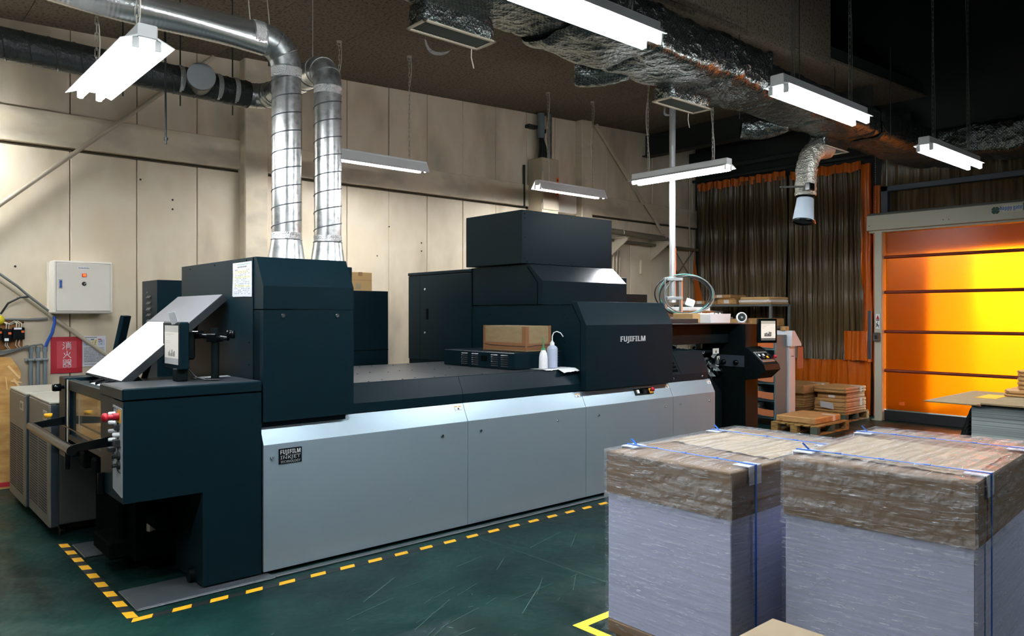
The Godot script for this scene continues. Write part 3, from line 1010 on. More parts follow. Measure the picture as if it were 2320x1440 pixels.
# the feeder console: cupboard on a leg, a lid, a control panel and a monitor
func build_console(t: Node) -> void:
	var c := put("console", pris([Vector2(1.127, 0.568), Vector2(1.127, 1.122), Vector2(1.9, 1.122), Vector2(1.9, 0.02), Vector2(1.55, 0.02), Vector2(1.55, 0.568)], "z", -4.94, FZ), M.black, t)
	put("lid", box(Vector3(1.122, 1.127, -4.944), Vector3(1.903, 1.192, FZ + 0.003), 0.006), M.black, c)
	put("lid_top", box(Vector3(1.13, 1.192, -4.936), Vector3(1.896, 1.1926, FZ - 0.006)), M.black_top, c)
	put("caster", tub([Vector3(1.62, 0.03, -4.52), Vector3(1.66, 0.03, -4.52)], 0.03, 12), M.dark_plain, c)
	put("caster", tub([Vector3(1.52, 0.05, -4.62), Vector3(1.56, 0.05, -4.62)], 0.04, 12), M.dark_plain, c)
	# control panel on the left face
	var x := 1.127
	var cp := put("control_panel", pris([Vector2(-4.648, 0.625), Vector2(-4.648, 1.093), Vector2(-4.47, 1.083), Vector2(-4.47, 0.602)], "x", x - 0.006, x), M.panel_grey, c)
	var ln := mb()
	for q in [[-4.635, 1.08, -4.635, 0.78], [-4.545, 1.08, -4.545, 0.74], [-4.635, 0.88, -4.48, 0.875], [-4.545, 0.74, -4.49, 0.735], [-4.635, 1.08, -4.58, 1.078]]:
		bar(ln, Vector3(x - 0.007, q[1], q[0]), Vector3(x - 0.007, q[3], q[2]), 0.004, 0.003)
	put("panel_lines", ln, M.ink, cp)
	put("button_plate", box(Vector3(x - 0.009, 1.005, -4.545), Vector3(x - 0.006, 1.075, -4.485)), M.yellow, cp)
	var es := mb()
	lathe(es, Vector3(x - 0.008, 1.04, -4.515), [[0.02, 0.0], [0.02, 0.03, 1], [0.013, 0.03, 1], [0.013, 0.055], [0.024, 0.06], [0.024, 0.078], [0.012, 0.086], [0.0, 0.087]], 18, Vector3.LEFT)
	put("stop_button", es, M.red, cp)
	for y in [1.048, 1.0, 0.953, 0.905]:
		var s := mb()
		lathe(s, Vector3(x - 0.006, y, -4.60), [[0.011, 0.0], [0.011, 0.028], [0.009, 0.034], [0.0, 0.035]], 14, Vector3.LEFT)
		put("push_button", s, M.white_plastic, cp)
	var w := mb()
	lathe(w, Vector3(x - 0.006, 0.94, -4.52), [[0.013, 0.0], [0.013, 0.026], [0.01, 0.032], [0.0, 0.033]], 14, Vector3.LEFT)
	put("push_button", w, M.white_plastic, cp)
	put("push_button", box(Vector3(x - 0.03, 0.965, -4.535), Vector3(x - 0.006, 0.995, -4.505), 0.003), M.ink, cp)
	put("push_button", box(Vector3(x - 0.034, 0.875, -4.545), Vector3(x - 0.006, 0.915, -4.495), 0.003), M.ink, cp)
	put("switch", box(Vector3(x - 0.04, 0.838, -4.63), Vector3(x - 0.006, 0.862, -4.585), 0.003), M.ink, cp)
	put("switch", box(Vector3(x - 0.02, 0.8, -4.61), Vector3(x - 0.006, 0.825, -4.59), 0.003), M.ink, cp)
	for y in [0.825, 0.775]:
		var s := mb()
		lathe(s, Vector3(x - 0.006, y, -4.512), [[0.024, 0.0], [0.022, 0.012, 1], [0.011, 0.014, 1], [0.011, 0.034], [0.0, 0.035]], 16, Vector3.LEFT)
		bxr(s, Transform3D(Basis(Vector3.RIGHT, 0.7), Vector3(x - 0.034, y, -4.512)), Vector3(0.02, 0.03, 0.009), 0.002)
		put("selector_knob", s, M.ink, cp)
	# monitor on the console
	var mo := put("monitor", box(Vector3(1.5, 1.262, -5.03), Vector3(1.555, 1.552, -4.7), 0.008), M.black, c)
	put("rear_case", box(Vector3(1.555, 1.32, -4.97), Vector3(1.61, 1.5, -4.76), 0.01), M.dark_plain, mo)
	var im := Image.create(96, 128, false, Image.FORMAT_RGB8)
	im.fill(hexc("dcd9cf"))
	im.fill_rect(Rect2i(0, 0, 96, 22), hexc("b9b9b3"))
	im.fill_rect(Rect2i(6, 28, 60, 1), hexc("a8a69d"))
	for y in [32, 52, 58]:
		im.fill_rect(Rect2i(8, y, 34, 1), hexc("b0aea6"))
	for b in [[26, 88, 8, 14], [34, 82, 4, 20], [40, 92, 8, 10], [48, 80, 8, 22], [58, 88, 6, 14], [64, 84, 8, 18]]:
		im.fill_rect(Rect2i(b[0], b[1], b[2], b[3]), hexc("8b8a83"))
	im.fill_rect(Rect2i(0, 108, 96, 20), hexc("a7a9a8"))
	var s := mb()
	quad_uv(s, Vector3(1.4985, 1.293, -4.985), Vector3(1.4985, 1.293, -4.728), Vector3(1.4985, 1.53, -4.728), Vector3(1.4985, 1.53, -4.985))
	put("screen", s, image_material("screen_print", im, 0.25, 0.12), mo)
	put("stand", box(Vector3(1.49, 1.192, -4.81), Vector3(1.56, 1.27, -4.74), 0.006), M.dark_plain, mo)
	var clip := mb()
	bxr(clip, Transform3D(Basis(Vector3(0, 0, 1), 0.3) * Basis(Vector3.UP, 0.4), Vector3(1.49, 1.575, -4.79)), Vector3(0.004, 0.075, 0.06))
	put("paper_tag", clip, M.paper, mo)
	# post with a clamp arm that carries the monitor
	put("post", tub([Vector3(1.7, 1.192, -4.68), Vector3(1.7, 1.515, -4.68)], 0.024, 14), M.dark_plain, c)
	var arm := mb()
	tube(arm, [Vector3(1.6, 1.46, -4.8), Vector3(1.64, 1.465, -4.74), Vector3(1.7, 1.46, -4.68), Vector3(1.76, 1.45, -4.62)], 0.016, 10)
	bxr(arm, Transform3D(Basis(Vector3.UP, 0.6), Vector3(1.7, 1.455, -4.68)), Vector3(0.09, 0.05, 0.07), 0.006)
	lathe(arm, Vector3(1.77, 1.45, -4.61), [[0.0, 0.0], [0.025, 0.0], [0.025, 0.05], [0.0, 0.05]], 12, Vector3(0, 1, 0))
	bxr(arm, Transform3D(Basis(Vector3.UP, 0.9), Vector3(1.625, 1.49, -4.76)), Vector3(0.1, 0.012, 0.04), 0.003)
	put("clamp_arm", arm, M.gloss_black, c)
	put("cable", tub([Vector3(1.57, 1.26, -4.76), Vector3(1.6, 1.215, -4.72), Vector3(1.64, 1.2, -4.66), Vector3(1.72, 1.2, -4.64)], 0.005, 6), M.cable_black, c)
	var sh := put("rule", box(Vector3(1.62, 1.2, -4.86), Vector3(1.84, 1.205, -4.8)), M.panel_grey, c)

# the feeder behind the console: window frame, guard bar and the tilted light table
func build_feeder(t: Node) -> void:
	var f := put("feeder", box(Vector3(1.32, 0.1, -5.92), Vector3(1.9, 1.08, -4.95)), M.seam, t)
	var x := 1.13
	put("end_frame", box(Vector3(x - 0.01, 0.62, -6.06), Vector3(1.36, 1.165, -5.86), 0.005), M.black, f)
	var k := mb()
	lathe(k, Vector3(x - 0.01, 1.1, -5.9), [[0.0, 0.07], [0.022, 0.07], [0.026, 0.06], [0.026, 0.02], [0.012, 0.018], [0.012, 0.0]], 14, Vector3.LEFT)
	put("knob", k, M.gloss_black, f)
	var wf := mb()
	bx(wf, Vector3(x, 1.085, -5.86), Vector3(x + 0.05, 1.155, -4.66), 0.004)
	bx(wf, Vector3(x, 0.78, -5.86), Vector3(x + 0.05, 1.085, -5.78), 0.004)
	bx(wf, Vector3(x, 0.78, -4.78), Vector3(x + 0.05, 1.085, -4.66), 0.004)
	bx(wf, Vector3(x, 0.75, -5.86), Vector3(x + 0.05, 0.79, -4.66), 0.004)
	put("window_frame", wf, M.black, f)
	put("pane", box(Vector3(x + 0.02, 0.79, -5.78), Vector3(x + 0.026, 1.085, -4.78)), M.glass, f)
	put("inner_slide", box(Vector3(x + 0.1, 0.8, -5.2), Vector3(x + 0.14, 1.05, -5.12), 0.003), M.panel_grey, f)
	put("inner_board", box(Vector3(x + 0.16, 0.84, -5.74), Vector3(x + 0.18, 1.06, -5.02)), M.pallet_wood, f)
	put("feed_deck", box(Vector3(x + 0.05, 1.12, -5.86), Vector3(1.9, 1.14, -4.95), 0.003), M.black_top, f)
	put("sheet_pile", box(Vector3(x + 0.06, 1.14, -5.5), Vector3(x + 0.36, 1.152, -4.99)), M.paper, f)
	var gr := mb()
	for z in [-5.4, -5.25, -5.1]:
		tube(gr, [Vector3(x + 0.05, 1.16, z - 0.05), Vector3(x + 0.12, 1.185, z), Vector3(x + 0.24, 1.165, z + 0.03)], 0.008, 6)
	put("gripper_fingers", gr, M.gloss_black, f)
	# the dark works under the window
	var wk := mb()
	bx(wk, Vector3(x + 0.02, 0.7, -5.7), Vector3(x + 0.2, 0.77, -4.7), 0.01)
	for z in [-5.5, -5.2, -4.95, -4.75]:
		bx(wk, Vector3(x, 0.62, z), Vector3(x + 0.1, 0.72, z + 0.12), 0.01)
	tube(wk, [Vector3(1.42, 0.35, -5.9), Vector3(1.42, 0.35, -4.75)], 0.05, 12)
	tube(wk, [Vector3(1.36, 0.12, -5.4), Vector3(1.36, 0.5, -5.4)], 0.035, 10)
	tube(wk, [Vector3(1.3, 0.12, -5.15), Vector3(1.3, 0.5, -5.15)], 0.03, 10)
	bx(wk, Vector3(1.2, 0.1, -5.45), Vector3(1.42, 0.2, -5.05), 0.01)
	put("feed_works", wk, M.seam, f)
	var pl := mb()
	bxr(pl, Transform3D(Basis(Vector3.UP, 0.4), Vector3(1.42, 0.3, -4.93)), Vector3(0.09, 0.05, 0.03), 0.004)
	bxr(pl, Transform3D(Basis(Vector3.UP, -0.2), Vector3(1.62, 0.36, -5.0)), Vector3(0.12, 0.03, 0.05), 0.004)
	put("bracket", pl, M.cream_dark, f)
	put("rod", tub([Vector3(1.115, 0.66, -5.77), Vector3(1.115, 1.16, -5.77)], 0.005, 6), M.cream_dark, f)
	put("pull_handle", tub([Vector3(1.115, 0.56, -5.77), Vector3(1.115, 0.67, -5.77)], 0.016, 10), M.gloss_black, f)
	put("pull_handle", tub([Vector3(1.11, 0.56, -4.86), Vector3(1.11, 0.68, -4.86)], 0.018, 10), M.gloss_black, f)
	# guard bar swung out to the front
	var gb := put("guard_bar", tub([Vector3(0.93, 0.85, -5.93), Vector3(0.93, 0.85, -4.7)], 0.027, 14), M.gloss_black, f)
	for z in [-5.88, -4.74]:
		put("guard_arm", pris([Vector2(0.93, 0.835), Vector2(0.93, 0.875), Vector2(1.18, 0.91), Vector2(1.18, 0.85)], "z", z - 0.008, z + 0.008), M.gloss_black, gb)
	put("guard_plate", box(Vector3(1.1, 0.845, -5.88), Vector3(1.106, 0.852, -4.74)), M.gloss_black, gb)
	var yb := mb()
	lathe(yb, Vector3(1.03, 0.9, -5.92), [[0.0, 0.0], [0.025, 0.0], [0.025, 0.025], [0.0, 0.025]], 12)
	put("marker", yb, M.yellow, gb)
	# the tilted table
	var P := func(u, z, d): return Vector3(1.253, 1.193, 0).lerp(Vector3(1.867, 1.728, 0), u) + Vector3(0.657, -0.754, 0) * d + Vector3(0, 0, z)
	var slab := mb()
	var q := [P.call(0, -5.89, 0), P.call(0, -5.0, 0), P.call(1, -5.0, 0), P.call(1, -5.89, 0)]
	var r := [P.call(0.02, -5.89, 0.045), P.call(0.02, -5.0, 0.045), P.call(1.0, -5.0, 0.045), P.call(1.0, -5.89, 0.045)]
	quad(slab, q[0], q[1], q[2], q[3])
	quad(slab, r[3], r[2], r[1], r[0])
	for i in 4:
		quad(slab, r[i], r[(i + 1) % 4], q[(i + 1) % 4], q[i])
	var tt := put("tilted_table", slab, M.black_top, t)
	put("white_plate", quad_plate(P, 0.0, 0.655, -5.885, -5.003, -0.003), M.plate_white, tt)
	put("grey_plate", quad_plate(P, 0.66, 0.998, -5.885, -5.003, -0.003), M.table_grey, tt)
	var teeth := mb()
	for i in 34:
		var z := -5.87 + i * 0.0255
		bxr(teeth, Transform3D(Basis(Vector3(0, 0, 1), 0.716), P.call(-0.008, z, 0.004)), Vector3(0.012, 0.01, 0.012))
	put("edge_teeth", teeth, M.dark_plain, tt)
	put("under_tray", pris([Vector2(1.25, 1.19), Vector2(1.36, 1.135), Vector2(1.42, 1.14), Vector2(1.33, 1.25)], "z", -5.86, -5.03), M.dark_plain, tt)
	put("strut", tub([Vector3(1.6, 1.13, -5.1), Vector3(1.74, 1.58, -5.1)], 0.02, 10), M.dark_plain, tt)
	put("strut", tub([Vector3(1.6, 1.13, -5.8), Vector3(1.74, 1.58, -5.8)], 0.02, 10), M.dark_plain, tt)
	# a small dark monitor behind it
	var sm := put("rear_monitor", null_box(), M.black, t)
	sm.mesh = null
	var b := Basis(Vector3.UP, -0.5) * Basis(Vector3(0, 0, 1), -0.2)
	var ms := mb()
	bxr(ms, Transform3D(b, Vector3(1.62, 1.44, -6.45)), Vector3(0.03, 0.3, 0.2), 0.004)
	ms.generate_normals()
	sm.mesh = ms.commit()
	bxr_part("screen", Transform3D(b, Vector3(1.62, 1.44, -6.45) + b * Vector3(-0.017, 0, 0)), Vector3(0.004, 0.27, 0.17), M.dark_plain, sm)
	put("stand", tub([Vector3(1.64, 0.9, -6.45), Vector3(1.63, 1.4, -6.45)], 0.02, 10), M.dark_plain, sm)

func null_box() -> SurfaceTool:
	return box(Vector3.ZERO, Vector3.ONE * 0.01)

func quad_plate(P: Callable, u0: float, u1: float, z0: float, z1: float, d: float) -> SurfaceTool:
	var s := mb()
	var q := [P.call(u0, z0, d), P.call(u0, z1, d), P.call(u1, z1, d), P.call(u1, z0, d)]
	var r := [P.call(u0, z0, 0.0), P.call(u0, z1, 0.0), P.call(u1, z1, 0.0), P.call(u1, z0, 0.0)]
	quad(s, q[0], q[1], q[2], q[3])
	for i in 4:
		quad(s, r[i], r[(i + 1) % 4], q[(i + 1) % 4], q[i])
	return s

# the delivery end: posts, a deep dark opening with rollers, a monitor
func build_delivery(t: Node) -> void:
	var d := put("delivery_frame", box(Vector3(5.9, 0.02, -6.9), Vector3(7.86, 1.45, -6.6)), M.seam, t)
	put("top_beam", box(Vector3(6.0, 1.27, -6.6), Vector3(7.6, 1.49, -4.85), 0.005), M.dark_plain, d)
	put("top_deck", box(Vector3(6.0, 1.49, -6.6), Vector3(7.86, 1.496, -4.7)), M.black_top, d)
	put("pillar", pris([Vector2(7.6, 0.0), Vector2(7.6, 1.485), Vector2(7.86, 1.485), Vector2(7.86, 0.0)], "z", -5.2, -4.63), M.dark_plain, d)
	put("front_cover", pris([Vector2(6.78, 0.02), Vector2(6.78, 1.0), Vector2(7.08, 1.0), Vector2(7.42, 0.72), Vector2(7.42, 0.02)], "z", -4.86, -4.82), M.dark_plain, d)
	put("bed", box(Vector3(6.75, 0.02, -6.6), Vector3(7.6, 0.86, -4.9)), M.seam, d)
	# rollers and works inside the opening
	for r in [[1.18, -4.98, 0.03], [1.12, -5.1, 0.036], [1.04, -5.02, 0.03]]:
		put("roller", tub([Vector3(6.3, r[0], r[1]), Vector3(7.5, r[0], r[1])], r[2], 14), M.dark_plain, d)
	for i in 6:
		put("spring", tub([Vector3(6.62 + i * 0.035, 1.15, -4.96), Vector3(6.63 + i * 0.035, 1.19, -4.955)], 0.008, 8), M.steel_bright, d)
	put("shaft", tub([Vector3(6.9, 1.163, -4.95), Vector3(7.12, 1.163, -4.95)], 0.014, 10), M.steel_bright, d)
	for i in 5:
		put("spring", tub([Vector3(7.15 + i * 0.03, 1.15, -4.96), Vector3(7.155 + i * 0.03, 1.185, -4.955)], 0.007, 8), M.panel_grey, d)
	var bits := mb()
	var brt := mb()
	rng.seed = 77
	for i in 190:
		var p := Vector3(rng.randf_range(6.5, 7.58), rng.randf_range(0.9, 1.24), rng.randf_range(-5.15, -4.9))
		if p.y > 1.0 and p.x > 7.3 and i % 3:
			p.y -= 0.2
		var b := Basis.from_euler(Vector3(rng.randf() * 3.0, rng.randf() * 3.0, rng.randf() * 3.0))
		bxr(bits if i % 5 > 1 else brt, Transform3D(b, p), Vector3(rng.randf_range(0.008, 0.04), rng.randf_range(0.006, 0.02), rng.randf_range(0.02, 0.09)), 0.002)
	put("small_works", bits, M.gloss_black, d).set_meta("kind", "stuff")
	put("bright_fittings", brt, M.steel_bright, d).set_meta("kind", "stuff")
	# slanted delivery tables of bright metal
	for q in [[7.1, 0.95, -4.95, 0.16, 0.22], [7.35, 0.97, -5.0, 0.12, 0.3], [7.2, 0.9, -4.9, 0.1, 0.12], [7.48, 1.0, -4.98, 0.1, 0.2]]:
		bxr_part("slant_plate", Transform3D(Basis(Vector3.UP, -0.4) * Basis(Vector3.RIGHT, 0.5), Vector3(q[0], q[1], q[2])), Vector3(q[3], 0.006, q[4]), M.steel_bright, d)
	put("rod", tub([Vector3(7.3, 0.95, -4.95), Vector3(7.42, 1.1, -5.05)], 0.006, 8), M.steel_bright, d)
	put("rod", tub([Vector3(7.45, 0.97, -4.92), Vector3(7.56, 1.09, -5.0)], 0.006, 8), M.steel_bright, d)
	for q in [[7.42, 1.18, 0.12, 0.06], [7.47, 1.1, 0.05, 0.04]]:
		var lb := put("warning_label", box(Vector3(q[0] - q[2] / 2, q[1] - q[3] / 2, -4.9), Vector3(q[0] + q[2] / 2, q[1] + q[3] / 2, -4.896)), M.cream, d)
		put("label_print", pris([Vector2(q[0] - 0.015, q[1] - 0.02), Vector2(q[0] + 0.015, q[1] - 0.02), Vector2(q[0], q[1] + 0.012)], "z", -4.896, -4.894), M.ink, lb)
	# knob plate on the pillar's near face
	var kp := put("knob_plate", box(Vector3(7.588, 1.0, -4.98), Vector3(7.6, 1.13, -4.64), 0.003), M.steel_blue, d)
	for z in [-4.9, -4.74]:
		var s := mb()
		lathe(s, Vector3(7.588, 1.05, z), [[0.03, 0.0], [0.026, 0.03], [0.0, 0.031]], 16, Vector3.LEFT)
		put("knob", s, M.gloss_black, kp)
	# slanted operator box
	var ob := put("operator_box", pris([Vector2(-4.63, 0.86), Vector2(-4.63, 1.23), Vector2(-4.57, 1.2), Vector2(-4.39, 1.04), Vector2(-4.37, 0.98), Vector2(-4.48, 0.88)], "x", 7.58, 7.9), M.dark_plain, d)
	var ib := Basis(Vector3.RIGHT, 0.727)
	bxr_part("key_panel", Transform3D(ib, Vector3(7.74, 1.122, -4.48)), Vector3(0.26, 0.008, 0.16), M.steel_bright, ob)
	bxr_part("key_panel_face", Transform3D(ib, Vector3(7.74, 1.124, -4.478)), Vector3(0.24, 0.01, 0.1), M.gloss_black, ob)
	for i in 5:
		bxr_part("key", Transform3D(ib, Vector3(7.64 + 0.045 * i, 1.13, -4.474) + ib.z * (0.02 if i % 2 else -0.015)), Vector3(0.03, 0.012, 0.03), [M.white_metal, M.ink, M.white_metal, M.yellow, M.ink][i], ob)
	var e := mb()
	lathe(e, Vector3(7.87, 1.1, -4.44), [[0.012, 0.0], [0.012, 0.02], [0.022, 0.024], [0.022, 0.04], [0.0, 0.046]], 14, ib.y)
	put("stop_button", e, M.red, ob)
	# monitor on top of the pillar
	var mo := put("monitor", box(Vector3(0, 0, 0), Vector3(0.24, 0.275, 0.04), 0.006), M.gloss_black, d)
	var mt := Transform3D(Basis(Vector3.UP, -0.5), Vector3(7.755, 1.272, -4.586))
	mo.transform = Transform3D(mt.basis, mt.origin - away(d))
	var im := Image.create(128, 104, false, Image.FORMAT_RGB8)
	im.fill(hexc("d9cdbf"))
	im.fill_rect(Rect2i(0, 0, 128, 16), hexc("a39a8c"))
	for y in [22, 30, 38]:
		im.fill_rect(Rect2i(4, y, [70, 44, 30][y / 8 - 2], 1), hexc("9a9084"))
	for b in [[30, 66, 14, 16], [46, 62, 10, 20], [58, 68, 12, 14], [68, 58, 10, 24], [80, 60, 12, 22], [28, 78, 62, 5]]:
		im.fill_rect(Rect2i(b[0], b[1], b[2], b[3]), hexc("55504a"))
	im.fill_rect(Rect2i(0, 92, 128, 12), hexc("5c5650"))
	var s := mb()
	quad_uv(s, Vector3(0.035, 0.03, 0.0406), Vector3(0.215, 0.03, 0.0406), Vector3(0.215, 0.25, 0.0406), Vector3(0.035, 0.25, 0.0406))
	s.generate_normals()
	var sc := MeshInstance3D.new()
	sc.name = "screen"
	sc.mesh = s.commit()
	sc.material_override = image_material("delivery_screen", im, 0.25, 0.3)
	mo.add_child(sc)

# ---------------------------------------------------------------- ducts
func spiral_pipe(called: String, a: Vector3, b: Vector3, r: float, m: Material, parent: Node, pitch := 0.13) -> MeshInstance3D:
	var s := mb()
	tube(s, [a, b], r, 32, true)
	var n := int(a.distance_to(b) / pitch * 24)
	var d := (b - a).normalized()
	var up := Vector3.UP if absf(d.y) < 0.9 else Vector3.RIGHT
	var x := up.cross(d).normalized()
	var y := d.cross(x)
	var pts := []
	for i in n + 1:
		var t := TAU * i / 24.0
		pts.append(a.lerp(b, float(i) / n) + (x * cos(t) + y * sin(t)) * (r + 0.0005))
	var o := put(called, s, m, parent)
	put("spiral_seam", tub(pts, 0.0045, 5, false), M.seam_metal if m != M.black_duct else M.black_duct, o)
	return o

func collar(c: Vector3, r: float, h: float, m: Material, parent: Node, called := "tape_band") -> void:
	var s := mb()
	var prof := []
	rng.seed = int(c.x * 100)
	for i in 5:
		prof.append([r + 0.002 + 0.003 * rng.randf(), h * i / 4.0 - h / 2])
	lathe(s, c, prof, 32)
	put(called, s, m, parent)

func bend(c: Vector3, a: Vector3, b: Vector3, big: float, r: float, gores: int, m: Material, parent: Node) -> void:   # a segmented elbow, from direction a to direction b round c
	var s := mb()
	var sm := mb()
	var rings := []
	for i in gores + 1:
		var t := PI / 2 * i / gores
		rings.append(c + a * cos(t) * big + b * sin(t) * big)
	for i in gores:
		tube(s, [rings[i], rings[i + 1]], r, 32, false)
	for i in range(0, gores + 1):
		var t := PI / 2 * i / gores
		var d := (a * cos(t) + b * sin(t)).normalized()
		tube(sm, arc(rings[i], d, a.cross(b).normalized(), 0, TAU * 31.0 / 32.0, 31).map(func(p): return rings[i] + (p - rings[i]) * (r + 0.002)), 0.004, 5, false, true)
	# fill the wedges between gores with a ball-like sleeve
	var mid := []
	for i in 13:
		var t := PI / 2 * i / 12
		mid.append(c + a * cos(t) * big + b * sin(t) * big)
	tube(s, mid, r * 0.998, 32, false)
	var o := put("elbow", s, m, parent)
	put("elbow_seam", sm, M.elbow_metal, o)

func build_ducts() -> void:
	var R := 0.103
	# first riser and the foil duct that runs to the left
	var t := thing("spiral_duct", "left of the two silver spiral ducts rising from the tower, bending left under the ceiling", "duct", Vector3(2.387, 1.95, -5.165))
	spiral_pipe("riser", Vector3(2.387, 2.13, -5.165), Vector3(2.387, 3.36, -5.165), R, M.galvanised, t)
	var fl := mb()
	lathe(fl, Vector3(2.387, 1.95, -5.165), [[0.13, 0.0], [0.13, 0.03, 1], [0.134, 0.034, 1], [0.13, 0.038, 1], [0.108, 0.18], [0.112, 0.185, 1], [0.106, 0.19, 1]], 32)
	put("flared_foot", fl, M.galvanised, t)
	collar(Vector3(2.387, 2.16, -5.165), R, 0.05, M.foil_tape, t)
	collar(Vector3(2.387, 3.33, -5.165), R, 0.07, M.foil_tape, t)
	bend(Vector3(2.207, 3.37, -5.165), Vector3.RIGHT, Vector3.UP, 0.18, R + 0.002, 3, M.elbow_metal, t)
	collar(Vector3(2.387, 1.962, -5.165), 0.13, 0.02, M.foil_tape, t)
	var fx := mb()
	var nu := 300
	var px := func(u, v):
		var x: float = lerpf(2.21, -1.6, u)
		var sag := 0.012 * sin(x * 4.1) + 0.02 * sin(x * 1.7 + 1.0)
		var rr := R * (1.0 + 0.03 * sin(x * 3.3) + 0.022 * sin(v * TAU * 2.0 + x * 2.2)) + 0.0016 * sin(x * TAU / 0.028) + 0.004 * sin(v * TAU * 3.0 + x * 5.0)
		return Vector3(x, 3.55 + sag + rr * sin(v * TAU), -5.165 + rr * cos(v * TAU))
	grid(fx, nu, 40, px)
	put("foil_run", fx, M.flex_foil, t)
	var tb := mb()
	lathe(tb, Vector3(2.12, 3.55, -5.165), [[R + 0.006, 0.0], [R + 0.008, 0.03], [R + 0.005, 0.08]], 32, Vector3.RIGHT)
	put("tape_band", tb, M.foil_tape, t)
	for x in [2.12, 2.26]:
		put("hanger_wire", tub([Vector3(x, 3.655, -5.165), Vector3(x - 0.06, ceil_y(x), -5.2)], 0.004, 5), M.chain, t)
	# second riser, its elbow and the black run along the wall
	t = thing("spiral_duct", "right of the two silver spiral ducts, bending back towards the wall", "duct", Vector3(2.71, 1.95, -5.156))
	spiral_pipe("riser", Vector3(2.71, 2.13, -5.156), Vector3(2.71, 3.3, -5.156), R - 0.003, M.galvanised, t)
	fl = mb()
	lathe(fl, Vector3(2.71, 1.95, -5.156), [[0.126, 0.0], [0.126, 0.03, 1], [0.13, 0.034, 1], [0.126, 0.038, 1], [0.105, 0.18], [0.109, 0.185, 1], [0.103, 0.19, 1]], 32)
	put("flared_foot", fl, M.galvanised, t)
	collar(Vector3(2.71, 2.16, -5.156), R - 0.003, 0.05, M.foil_tape, t)
	collar(Vector3(2.71, 3.27, -5.156), R - 0.003, 0.06, M.foil_tape, t)
	collar(Vector3(2.71, 1.962, -5.156), 0.126, 0.02, M.foil_tape, t)
	bend(Vector3(2.71, 3.3, -5.316), Vector3.BACK, Vector3.UP, 0.16, R, 3, M.elbow_metal, t)
	spiral_pipe("cross_run", Vector3(2.71, 3.46, -5.316), Vector3(2.71, 3.46, -6.13), R - 0.003, M.galvanised, t)
	bend(Vector3(2.55, 3.46, -6.13), Vector3.RIGHT, Vector3.FORWARD, 0.16, R, 3, M.galvanised, t)
	put("hanger_wire", tub([Vector3(2.71, 3.57, -5.4), Vector3(2.71, ceil_y(2.71), -5.4)], 0.004, 5), M.chain, t)
	t = thing("black_duct", "black spiral duct with foil bands running along the wall at top left", "duct", Vector3(1.0, 3.35, -6.29))
	spiral_pipe("pipe", Vector3(2.56, 3.46, -6.29), Vector3(-1.6, 3.52, -6.29), 0.112, M.black_duct, t, 0.16)
	for x in [0.72, 1.98, 2.28, 2.42]:
		var b := mb()
		lathe(b, Vector3(x, 3.465 + 0.0145 * (2.5 - x), -6.29), [[0.1135, 0.0], [0.116, 0.006], [0.116, 0.034], [0.1135, 0.04]], 32, Vector3.RIGHT)
		put("foil_band", b, M.foil_tape, t)
	var tee := mb()
	lathe(tee, Vector3(2.14, 3.466, -6.24), [[0.1, 0.0], [0.1, 0.16], [0.108, 0.165, 1], [0.108, 0.185, 1], [0.098, 0.19, 1]], 32, Vector3(-0.25, 0.0, 1).normalized())
	put("tee_branch", tee, M.black_duct, t)
	var cap := mb()
	lathe(cap, Vector3(2.14, 3.466, -6.24) + Vector3(-0.25, 0.0, 1).normalized() * 0.185, [[0.106, 0.0], [0.106, 0.012, 1], [0.0, 0.013]], 32, Vector3(-0.25, 0.0, 1).normalized())
	put("blank_cap", cap, M.panel_grey, t)
	for x in [1.62, 2.05, 2.48]:
		put("hanger_rod", tub([Vector3(x, 3.3, -6.42), Vector3(x, ceil_y(x), -6.42)], 0.006, 6), M.steel_dark, t)
	var hr := thing("hanger_rod", "thin dark threaded rod hanging from the ceiling in front of the left wall", "rod", Vector3(1.78, 2.86, -5.9))
	put("rod", tub([Vector3(1.782, 2.86, -5.9), Vector3(1.772, ceil_y(1.78), -5.9)], 0.0075, 8), M.steel_dark, hr)
	put("nut", tub([Vector3(1.782, 2.89, -5.9), Vector3(1.782, 2.91, -5.9)], 0.015, 6), M.steel_dark, hr)
	# the silver cable pole over the delivery end, with its strut frame and cable coil
	t = thing("cable_pole", "tall silver cable pole from the ceiling down to the delivery end of the press", "pole", Vector3(7.49, 1.5, -5.55))
	put("pole", tub([Vector3(7.49, 1.76, -5.55), Vector3(7.49, ceil_y(7.49), -5.55)], 0.037, 18), M.pole, t)
	put("end_cap", tub([Vector3(7.49, 1.74, -5.55), Vector3(7.49, 1.8, -5.55)], 0.042, 18), M.white_plastic, t)
	put("orange_wire", tub([Vector3(7.528, 1.76, -5.53), Vector3(7.53, 2.4, -5.53)], 0.004, 5), M.orange_part, t)
	var rt := Vector3(0.7496, 0, 0.662)
	var pc := Vector3(7.49, 0, -5.55)
	for k in [[-0.105, 1.6, 2.04, 0.03], [0.085, 1.5, 2.02, 0.034]]:
		var st := mb()
		bar(st, pc + rt * k[0] + Vector3(0, k[1], 0.02), pc + rt * k[0] + Vector3(0, k[2], 0.02), k[3], 0.03, 0.002)
		var up := put("strut", st, M.steel_bright, t)
		var sl := mb()
		for i in 9:
			var y: float = lerpf(k[1] + 0.04, k[2] - 0.04, i / 8.0)
			bxr(sl, Transform3D(Basis(rt, Vector3.UP, rt.cross(Vector3.UP)), pc + rt * k[0] + Vector3(0, y, 0.02) + rt.cross(Vector3.UP) * 0.0155), Vector3(0.009, 0.026, 0.002))
		put("slots", sl, M.seam, up)
